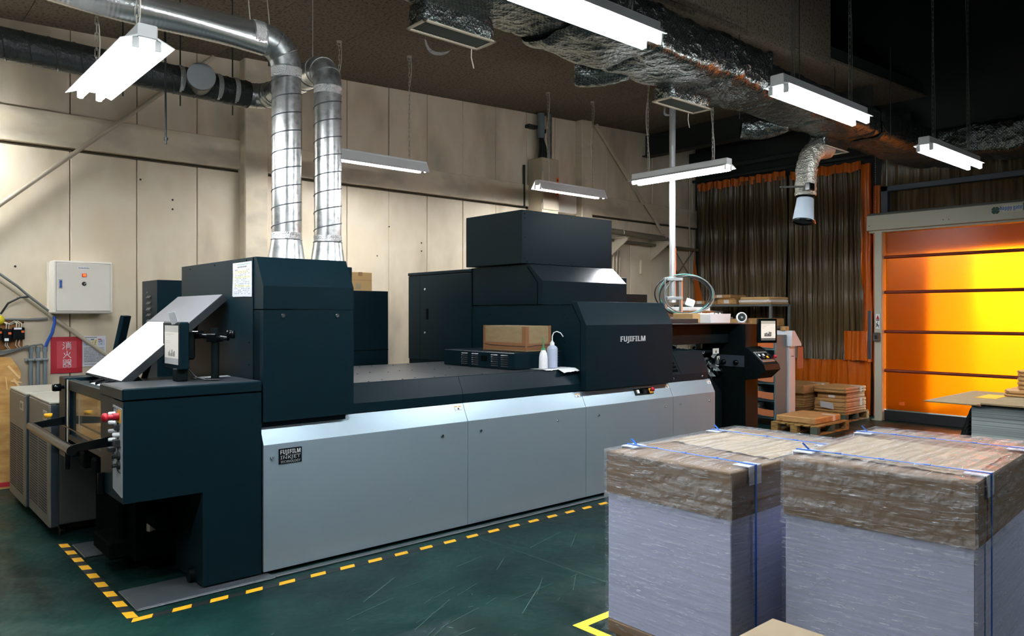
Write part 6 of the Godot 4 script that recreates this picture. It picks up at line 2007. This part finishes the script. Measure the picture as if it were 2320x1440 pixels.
func build_far_goods() -> void:
	# parcels on pallets in front of the curtain
	pallet("small wooden pallet in the open, carrying one flat kraft parcel", Vector3(9.98, 0, -5.08), 0.92, 0.66, 0.0)
	parcel("kraft_parcel", "single flat kraft parcel lying on the small pallet in the open", Vector3(9.62, 0.129, -5.39), Vector3(10.36, 0.215, -4.83), "", M.kraft, 0.0, 1)
	pallet("wooden pallet under the taller kraft stack by the gate post", Vector3(11.42, 0, -5.34), 0.78, 0.55, 0.0)
	var y := 0.129
	var g1 := "kraft parcels in the stack by the gate post"
	var hs := [0.035, 0.035, 0.075, 0.05, 0.055, 0.03, 0.04, 0.045]
	var names := ["thin kraft parcel at the bottom of the stack by the gate post", "thin kraft parcel second from the bottom by the gate post", "thick kraft parcel with crossed end folds, third from the bottom by the gate post", "kraft parcel above the thick one in the stack by the gate post", "narrower kraft parcel with a white label in the stack by the gate post", "thin kraft parcel set back above the labelled one by the gate post", "wide kraft parcel second from the top of the stack by the gate post", "wide kraft parcel on top of the stack by the gate post"]
	var ins := [0.0, 0.01, 0.01, 0.015, 0.07, 0.08, 0.0, 0.0]
	for i in 8:
		parcel("kraft_parcel", names[i], Vector3(11.1 + ins[i], y, -5.6 + ins[i] * 0.3), Vector3(11.79, y + hs[i], -5.1 - (0.02 if i == 4 or i == 5 else 0.0)), g1, M.kraft, 0.0, [0, 0, 1, 1, 2, 0, 1, 1][i])
		y += hs[i] + 0.001
	put_note()
	var g2 := "kraft parcels in the stack beside the white post"
	y = 0.0
	hs = [0.17, 0.03, 0.03, 0.03, 0.045, 0.04, 0.035, 0.13]
	names = ["deep brown crate at the bottom of the stack beside the white post", "thin kraft parcel directly on the crate beside the white post", "thin labelled kraft parcel second above the crate", "thin labelled kraft parcel third above the crate", "kraft parcel with a big label fourth above the crate", "kraft parcel below the thick loose one, beside the white post", "thin kraft parcel just under the thick loose one", "thick loosely wrapped kraft parcel on top beside the white post"]
	for i in 8:
		parcel("kraft_parcel", names[i], Vector3(10.92 - (0.06 if i == 7 else 0.0), y, -6.2), Vector3(11.6 + (0.1 if i == 7 else 0.0), y + hs[i], -5.66 + (0.03 if i == 7 or i == 0 else 0.0)), g2, M.kraft if i else M.carton_band, 0.0, [0, 2, 2, 2, 2, 0, 2, 1][i])
		y += hs[i] + 0.001
	# book rack with sagging cardboard lips
	var t := thing("sheet_rack", "tall blue grey sheet rack with brown cardboard lips between press and white post", "rack", Vector3(10.2, 0, -5.9))
	var x0 := 9.9
	for z in [-6.2, -5.575]:
		put("upright", box(Vector3(x0, 0.03, z), Vector3(x0 + 0.31, 1.3, z + 0.02), 0.003), M.teal_steel, t)
	put("back_sheet", box(Vector3(x0 + 0.29, 0.05, -6.2), Vector3(x0 + 0.31, 1.3, -5.56)), M.teal_steel, t)
	for i in 5:
		var yb := 0.125 + i * 0.245
		put("shelf", box(Vector3(x0 + 0.01, yb - 0.02, -6.18), Vector3(x0 + 0.29, yb, -5.58)), M.teal_steel, t)
		if i < 4 or true:
			var s := mb()
			grid(s, 16, 2, func(u, v): return Vector3(x0 - 0.005 - 0.03 * sin(u * PI), yb + 0.03 + 0.095 * v + 0.018 * sin(u * PI * 1.4 + 0.4), lerpf(-6.2, -5.58, u)))
			var lip := put("cardboard_lip", s, M.orange_brown if i >= 3 else M.brown_band, t)
			if i in [0, 1, 2]:
				put("lip_mark", box(Vector3(x0 - 0.04, yb + 0.065, -6.0), Vector3(x0 - 0.034, yb + 0.12, -5.94)), M.ink, lip)
	for i in 4:
		var yb := 0.125 + i * 0.245
		rng.seed = 60 + i
		for k in 7:
			var z := -6.15 + k * 0.045 + rng.randf() * 0.01
			var b := parcel_sheet("paper_sheaf", ["white", "grey", "cream", "white", "brown", "white", "grey"][k] + " paper sheaf " + ["first", "second", "third", "fourth", "fifth", "sixth", "seventh"][k] + " from the left on " + ["the lowest level", "the second level", "the third level", "the top level"][i] + " of the sheet rack", Vector3(x0 + 0.03, yb, z), Vector3(x0 + 0.27, yb + 0.13 + rng.randf() * 0.07, z + 0.028 + rng.randf() * 0.01), [M.paper, M.panel_grey, M.cream, M.paper, M.carton_band, M.white_metal, M.rack_grey][k], "paper sheaves in the sheet rack")
	t = thing("white_terminal", "white standing terminal post with a slanted head and small display beside the sheet rack", "terminal", Vector3(10.4, 0, -5.6))
	put("column", box(Vector3(10.25, 0.12, -5.69), Vector3(10.42, 1.14, -5.53), 0.008), M.white_post, t)
	put("column_edge", box(Vector3(10.235, 0.12, -5.69), Vector3(10.252, 1.14, -5.64), 0.004), M.panel_grey, t)
	var hd := put("head", pris([Vector2(10.22, 1.135), Vector2(10.24, 1.36), Vector2(10.3, 1.36), Vector2(10.5, 1.17), Vector2(10.5, 1.135)], "z", -5.72, -5.48), M.white_post, t)
	var nb := Basis(Vector3(0, 0, 1), -0.76)
	bxr_part("display_frame", Transform3D(nb, Vector3(10.405, 1.265, -5.6)), Vector3(0.19, 0.01, 0.12), M.ink, hd)
	bxr_part("display", Transform3D(nb, Vector3(10.405, 1.265, -5.6) + nb * Vector3(0, 0.006, 0)), Vector3(0.13, 0.004, 0.05), M.display_glow, hd)
	put("slot", box(Vector3(10.3, 0.98, -5.53), Vector3(10.37, 0.99, -5.528)), M.ink, t)
	put("foot", box(Vector3(10.22, 0.0, -5.72), Vector3(10.45, 0.12, -5.5), 0.01), M.panel_grey, t)
	put("side_folder", box(Vector3(10.44, 0.8, -5.52), Vector3(10.6, 1.12, -5.5), 0.004), M.brown_band, t)
	var tr := thing("tape_roll", "roll of brown packing tape standing on the white terminal's head", "tape", Vector3(10.3, 1.36, -5.62))
	var s := mb()
	lathe(s, Vector3(10.27, 1.361, -5.62), [[0.045, 0.0], [0.06, 0.0, 1], [0.06, 0.06, 1], [0.045, 0.06, 1], [0.045, 0.0, 1]], 24)
	put("roll", s, M.kraft_tape, tr)
	# the rack of stock behind
	t = thing("steel_shelving", "grey slotted-angle steel shelving in front of the left curtain", "shelving", Vector3(11.4, 0, -7.2))
	for z in [-8.16, -6.31]:
		for x in [11.1, 11.68]:
			put("post", box(Vector3(x - 0.02, 0.0, z - 0.02), Vector3(x + 0.02, 1.758, z + 0.02), 0.003), M.rack_grey, t)
	for y2 in [0.1, 0.76, 1.4, 1.76]:
		var b := put("shelf", box(Vector3(11.09, y2 - 0.035, -8.17), Vector3(11.69, y2, -6.3), 0.004), M.rack_grey, t)
	var g3 := "stock on the steel shelving"
	var top := 1.761
	var it := [
		["flat_parcel", "flat brown parcel lowest at the right end of the shelving top", [11.12, 0.0, -6.9], [11.7, 0.022, -6.32], 2],
		["flat_parcel", "white wrapped flat pack near the right end of the shelving top", [11.14, 0.023, -6.92], [11.72, 0.075, -6.34], 4],
		["flat_parcel", "tan flat parcel resting on the white wrapped pack", [11.16, 0.076, -6.9], [11.75, 0.118, -6.36], 1],
		["flat_parcel", "brown carton in the middle of the shelving top with a white label", [11.12, 0.0, -7.32], [11.5, 0.085, -6.95], 3],
		["flat_parcel", "thin dark parcel on the brown carton in the middle of the shelving top", [11.14, 0.086, -7.3], [11.6, 0.105, -6.98], 0],
		["flat_parcel", "topmost kraft parcel with a white tape band on the shelving", [11.1, 0.106, -7.46], [11.6, 0.165, -7.05], 3],
		["flat_parcel", "kraft carton with a white tape band at the left end of the shelving top", [11.12, 0.0, -8.12], [11.5, 0.07, -7.8], 3],
		["flat_parcel", "kraft carton with a small square label beside the left one on the shelving top", [11.13, 0.0, -7.79], [11.5, 0.07, -7.58], 3],
		["flat_parcel", "plain tan box between the cartons on the shelving top", [11.2, 0.0, -7.57], [11.6, 0.068, -7.35], 0],
		["flat_parcel", "pale wide flat pack lying under the cartons in the gap of the upper shelf", [11.11, -0.2, -8.1], [11.6, -0.1, -7.5], 4],
		["flat_parcel", "silver bubble wrap pack on the upper shelf at left", [11.11, -0.36, -8.1], [11.6, -0.21, -7.3], 4],
		["flat_parcel", "brown box on the second shelf at the right end", [11.15, -0.36, -6.75], [11.6, -0.23, -6.35], 0],
		["flat_parcel", "tan box on the second shelf beside the right post", [11.12, -0.36, -7.2], [11.6, -0.24, -6.8], 1]]
	for q in it:
		var mm: Material = M.kraft
		if q[4] == 4:
			mm = M.white_wrap
		elif q[4] == 1:
			mm = M.carton_pale
		parcel(q[0], q[1], Vector3(q[2][0], top + q[2][1], q[2][2]), Vector3(q[3][0], top + q[3][1], q[3][2]), g3, mm, 0.0, 2 if q[4] == 3 else 0)
	# black plate on the floor
	t = thing("floor_mat", "black plate lying on the floor behind the wrapped stacks", "mat", Vector3(9.8, 0.0, -4.45))
	put("mat", box(Vector3(9.35, 0.0, -4.62), Vector3(10.25, 0.015, -4.4), 0.004), M.gloss_black, t)

func put_note() -> void:
	var t := thing("paper_note", "white paper slip leaning on the stack behind the single kraft parcel", "paper", Vector3(11.05, 0.2, -5.3))
	var s := mb()
	bxr(s, Transform3D(Basis(Vector3(0, 0, 1), 0.5) * Basis(Vector3.RIGHT, 0.15), Vector3(11.04, 0.235, -5.36)), Vector3(0.003, 0.11, 0.2))
	put("slip", s, M.paper, t)

func parcel_sheet(called: String, label: String, lo: Vector3, hi: Vector3, m: Material, group: String) -> Node3D:
	var t := put(called, box(lo, hi, 0.002), m)
	tag(t, label, "paper", group)
	return t

# ---------------------------------------------------------------- wrapped paper in the foreground
func soft_box(lo: Vector3, hi: Vector3, seed_: int, amp: float, freq := 3.0, bottom := true) -> SurfaceTool:   # a box skin with drawn, uneven faces
	var n := FastNoiseLite.new()
	n.seed = seed_
	n.frequency = freq
	n.fractal_octaves = 4
	var s := mb()
	var c := (lo + hi) / 2
	var h := (hi - lo) / 2
	var face := func(o: Vector3, a: Vector3, b: Vector3, nn: Vector3, nu: int, nv: int, g0: int):
		grid(s, nu, nv, func(u, v):
			var p: Vector3 = o + a * u + b * v
			var e: float = minf(minf(u, 1.0 - u), minf(v, 1.0 - v))
			return p + nn * (amp * (0.6 + n.get_noise_3dv(p * Vector3(1, 3.5, 1))) * clampf(e * 14.0, 0.0, 1.0)), g0)
	face.call(Vector3(lo.x, lo.y, lo.z), Vector3(0, 0, 2 * h.z), Vector3(0, 2 * h.y, 0), Vector3.LEFT, 40, 60, 1)
	face.call(Vector3(lo.x, lo.y, hi.z), Vector3(2 * h.x, 0, 0), Vector3(0, 2 * h.y, 0), Vector3.BACK, 50, 60, 2)
	face.call(Vector3(hi.x, lo.y, hi.z), Vector3(0, 0, -2 * h.z), Vector3(0, 2 * h.y, 0), Vector3.RIGHT, 20, 30, 3)
	face.call(Vector3(hi.x, lo.y, lo.z), Vector3(-2 * h.x, 0, 0), Vector3(0, 2 * h.y, 0), Vector3.FORWARD, 20, 30, 4)
	face.call(Vector3(lo.x, hi.y, hi.z), Vector3(2 * h.x, 0, 0), Vector3(0, 0, -2 * h.z), Vector3.UP, 50, 40, 5)
	return s

func wrapped_stack(label: String, w: float, d: float, top: float, cap: float, base: float, seed_: int, straps: Array) -> Node3D:   # w along x, d along z, front left corner at the origin
	var t := thing("wrapped_paper_stack", label, "paper stack", Vector3.ZERO, "film-wrapped paper stacks")
	put("skid", box(Vector3(0.03, 0.0, 0.03), Vector3(w - 0.03, 0.05, d - 0.03)), M.pallet_wood, t)
	put("base_board", box(Vector3(0, 0.05, 0), Vector3(w, base, d), 0.006), M.cap_board, t)
	put("paper_sheets", box(Vector3(0.004, base, 0.004), Vector3(w - 0.004, top - cap + 0.02, d - 0.004), 0.003), M.sheets, t)
	# cap of brown board folded down over the top
	var s := mb()
	bx(s, Vector3(-0.002, top - 0.012, -0.002), Vector3(w + 0.002, top, d + 0.002), 0.003)
	bx(s, Vector3(-0.003, top - cap, 0.0), Vector3(0.001, top - 0.004, d), 0.001)
	bx(s, Vector3(0.0, top - cap, d - 0.001), Vector3(w, top - 0.004, d + 0.003), 0.001)
	bx(s, Vector3(0.0, top - cap, -0.003), Vector3(w, top - 0.004, 0.001), 0.001)
	bx(s, Vector3(w - 0.001, top - cap, 0.0), Vector3(w + 0.003, top - 0.004, d), 0.001)
	put("cap_board", s, M.cap_board, t)
	var n := FastNoiseLite.new()
	n.seed = seed_
	n.frequency = 2.2
	n.fractal_octaves = 3
	s = mb()
	var pa: float = straps[0][2]
	var pb: float = straps[0][3]
	grid(s, 40, 30, func(u, v):
		var x: float = lerpf(pa, pb, u) + 0.06 * (v - 0.5)
		var z: float = lerpf(d * 0.94, d * 0.06, v)
		return Vector3(x, top + 0.004 + 0.011 * absf(n.get_noise_2d(x * 1.2, z * 3.2)) , z))
	put("kraft_sheet", s, M.kraft_pale, t)
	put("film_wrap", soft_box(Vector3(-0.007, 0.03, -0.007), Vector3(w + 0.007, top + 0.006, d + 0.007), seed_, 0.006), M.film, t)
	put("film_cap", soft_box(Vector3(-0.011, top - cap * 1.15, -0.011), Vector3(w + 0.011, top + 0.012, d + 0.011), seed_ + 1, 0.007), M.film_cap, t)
	# blue straps running across, with plastic corner pieces
	for q in straps[1]:
		var y := top + 0.016
		s = mb()
		var x: float = q
		bx(s, Vector3(x - 0.007, y - 0.001, -0.01), Vector3(x + 0.007, y + 0.001, d + 0.014))
		bx(s, Vector3(x - 0.007, 0.05, d + 0.014), Vector3(x + 0.007, y + 0.001, d + 0.016))
		bx(s, Vector3(x - 0.007, 0.05, -0.016), Vector3(x + 0.007, y + 0.001, -0.012))
		for k in 3:
			bx(s, Vector3(x - 0.009, y, 0.15 + 0.17 * k), Vector3(x + 0.009, y + 0.003, 0.17 + 0.17 * k))
		bxr(s, Transform3D(Basis(Vector3.RIGHT, -0.7) * Basis(Vector3(0, 0, 1), 0.3), Vector3(x + 0.01, y + 0.012, 0.02)), Vector3(0.014, 0.04, 0.002))
		put("strap", s, M.blue_strap, t)
		for z in [0.0, d]:
			s = mb()
			var zz: float = z
			var sg := 1.0 if zz > 0.0 else -1.0
			bx(s, Vector3(x - 0.05, top + 0.008, minf(zz + sg * 0.012, zz - sg * 0.07)), Vector3(x + 0.05, top + 0.013, maxf(zz + sg * 0.012, zz - sg * 0.07)), 0.002)
			bx(s, Vector3(x - 0.05, top - 0.07, minf(zz + sg * 0.009, zz + sg * 0.013)), Vector3(x + 0.05, top + 0.013, maxf(zz + sg * 0.009, zz + sg * 0.013)), 0.002)
			put("corner_guard", s, M.guard, t)
	return t

func build_wrapped_stacks() -> void:
	var t := wrapped_stack("film-wrapped paper stack nearer the press, left of the two in the foreground", 1.15, 0.69, 0.93, 0.2, 0.115, 5, [[0, 0, 0.42, 0.98], [0.17, 0.9]])
	t.position = Vector3(2.793, 0.0, -2.459)
	t = wrapped_stack("film-wrapped paper stack with a tall brown cap, right of the two in the foreground", 1.1, 0.7, 1.0, 0.235, 0.115, 9, [[0, 0, 0.13, 0.72], [0.16, 0.86]])
	t.position = Vector3(2.942, 0.0, -1.611)
	t.rotation.y = 0.075
	# stack of loose sheets with a board on top, beyond
	t = thing("paper_stack", "tall stack of grey paper sheets, curling at its left, before the orange gate", "paper stack", Vector3(7.0, 0, -1.7))
	put("pallet_base", box(Vector3(6.52, 0.0, -2.0), Vector3(7.55, 0.12, -1.2), 0.004), M.pallet_wood, t)
	put("sheets", box(Vector3(6.49, 0.12, -2.01), Vector3(7.56, 0.9, -1.2), 0.003), M.sheets_grey, t)
	for i in 11:
		var s := mb()
		var y := 0.885 - i * 0.028
		var reach := 0.05 + 0.012 * i
		grid(s, 2, 8, func(u, v): return Vector3(lerpf(6.53, 7.5, u), y - 0.24 * v * v - 0.004 * i, -2.01 - reach * sin(v * 1.5) * (1.0 + 0.15 * (i % 2))))
		put("curled_sheet", s, M.curl_grey, t)
	t = thing("cardboard_sheet", "wide brown cardboard sheet overhanging the tall paper stack, with a yellow slip", "cardboard", Vector3(7.0, 0.9, -1.8))
	put("sheet", box(Vector3(6.42, 0.915, -1.93), Vector3(7.6, 0.93, -1.2), 0.003), M.carton, t)
	put("flap", box(Vector3(6.43, 0.903, -2.33), Vector3(7.58, 0.914, -1.95), 0.003), M.carton, t)
	put("fold", box(Vector3(6.43, 0.9, -1.955), Vector3(7.58, 0.917, -1.925), 0.003), M.carton_band, t)
	put("slip", box(Vector3(6.95, 0.9145, -2.13), Vector3(7.3, 0.916, -1.98)), M.yellow, t)
	var g := "kraft parcels on the cardboard sheet"
	var y := 0.932
	var nm := ["thin kraft parcel at the bottom of the pile on the cardboard sheet", "thick kraft parcel, second from the bottom of the pile on the cardboard sheet", "kraft parcel third from the bottom on the cardboard sheet", "kraft parcel with dark writing, fourth from the bottom on the cardboard sheet", "kraft parcel with a written line, third from the top on the cardboard sheet", "kraft parcel second from the top on the cardboard sheet", "thin kraft parcel on top of the pile on the cardboard sheet"]
	var hs := [0.018, 0.04, 0.035, 0.03, 0.033, 0.034, 0.018]
	for i in 7:
		var back := -1.95 if i < 2 else -1.86
		var p := parcel("kraft_parcel", nm[i], Vector3(7.06 + 0.004 * (i % 3), y, back), Vector3(7.58, y + hs[i], -1.28), g, M.kraft, 0.0, 2 if i < 4 else 0)
		y += hs[i] + 0.001
	# carton top at the lower edge of the picture
	t = thing("carton", "pale cardboard carton corner at the bottom edge in front of the wrapped stacks", "carton", Vector3(2.0, 0, -1.0))
	put("body", box(Vector3(1.72, 0.0, -1.295), Vector3(2.288, 0.6, -0.55), 0.004), M.kraft_pale, t)
	put("packing_tape", box(Vector3(1.72, 0.6, -0.95), Vector3(2.288, 0.601, -0.9)), M.kraft_tape, t)

# ---------------------------------------------------------------- tape on the floor
func build_floor_marks() -> void:
	var t := thing("hazard_tape", "yellow and black hazard tape on the green floor along the front of the press", "floor tape", Vector3(4.0, 0, -4.26))
	put("black_tape", box(Vector3(1.109, 0.0, -4.288), Vector3(6.9, 0.0012, -4.238)), M.tape_black, t)
	for i in 29:
		var x := 1.109 + 0.2013 * i
		var s := mb()
		prism(s, [Vector2(x, -4.238), Vector2(x + 0.1, -4.238), Vector2(x + 0.122, -4.288), Vector2(x + 0.022, -4.288)], "y", 0.0012, 0.002)
		put("yellow_stripe", s, M.yellow, t)
	t = thing("hazard_tape", "yellow and black hazard tape on the green floor across the feeder end", "floor tape", Vector3(1.13, 0, -5.2))
	put("black_tape", box(Vector3(1.106, 0.0, -6.03), Vector3(1.158, 0.0012, -4.29)), M.tape_black, t)
	for i in 9:
		var z := -4.31 - 0.2 * i
		var s := mb()
		prism(s, [Vector2(1.106, z), Vector2(1.158, z + 0.02), Vector2(1.158, z - 0.08), Vector2(1.106, z - 0.1)], "y", 0.0012, 0.002)
		put("yellow_stripe", s, M.yellow, t)
	t = thing("floor_marking", "plain yellow floor marking corner beside the left wrapped stack", "floor marking", Vector3(2.9, 0, -2.65))
	var s := mb()
	prism(s, [Vector2(2.8, -2.7), Vector2(4.2, -2.7), Vector2(4.2, -2.645), Vector2(2.855, -2.645), Vector2(2.855, -1.2), Vector2(2.8, -1.2)], "y", 0.0, 0.0015)
	put("marking", s, M.floor_yellow, t)
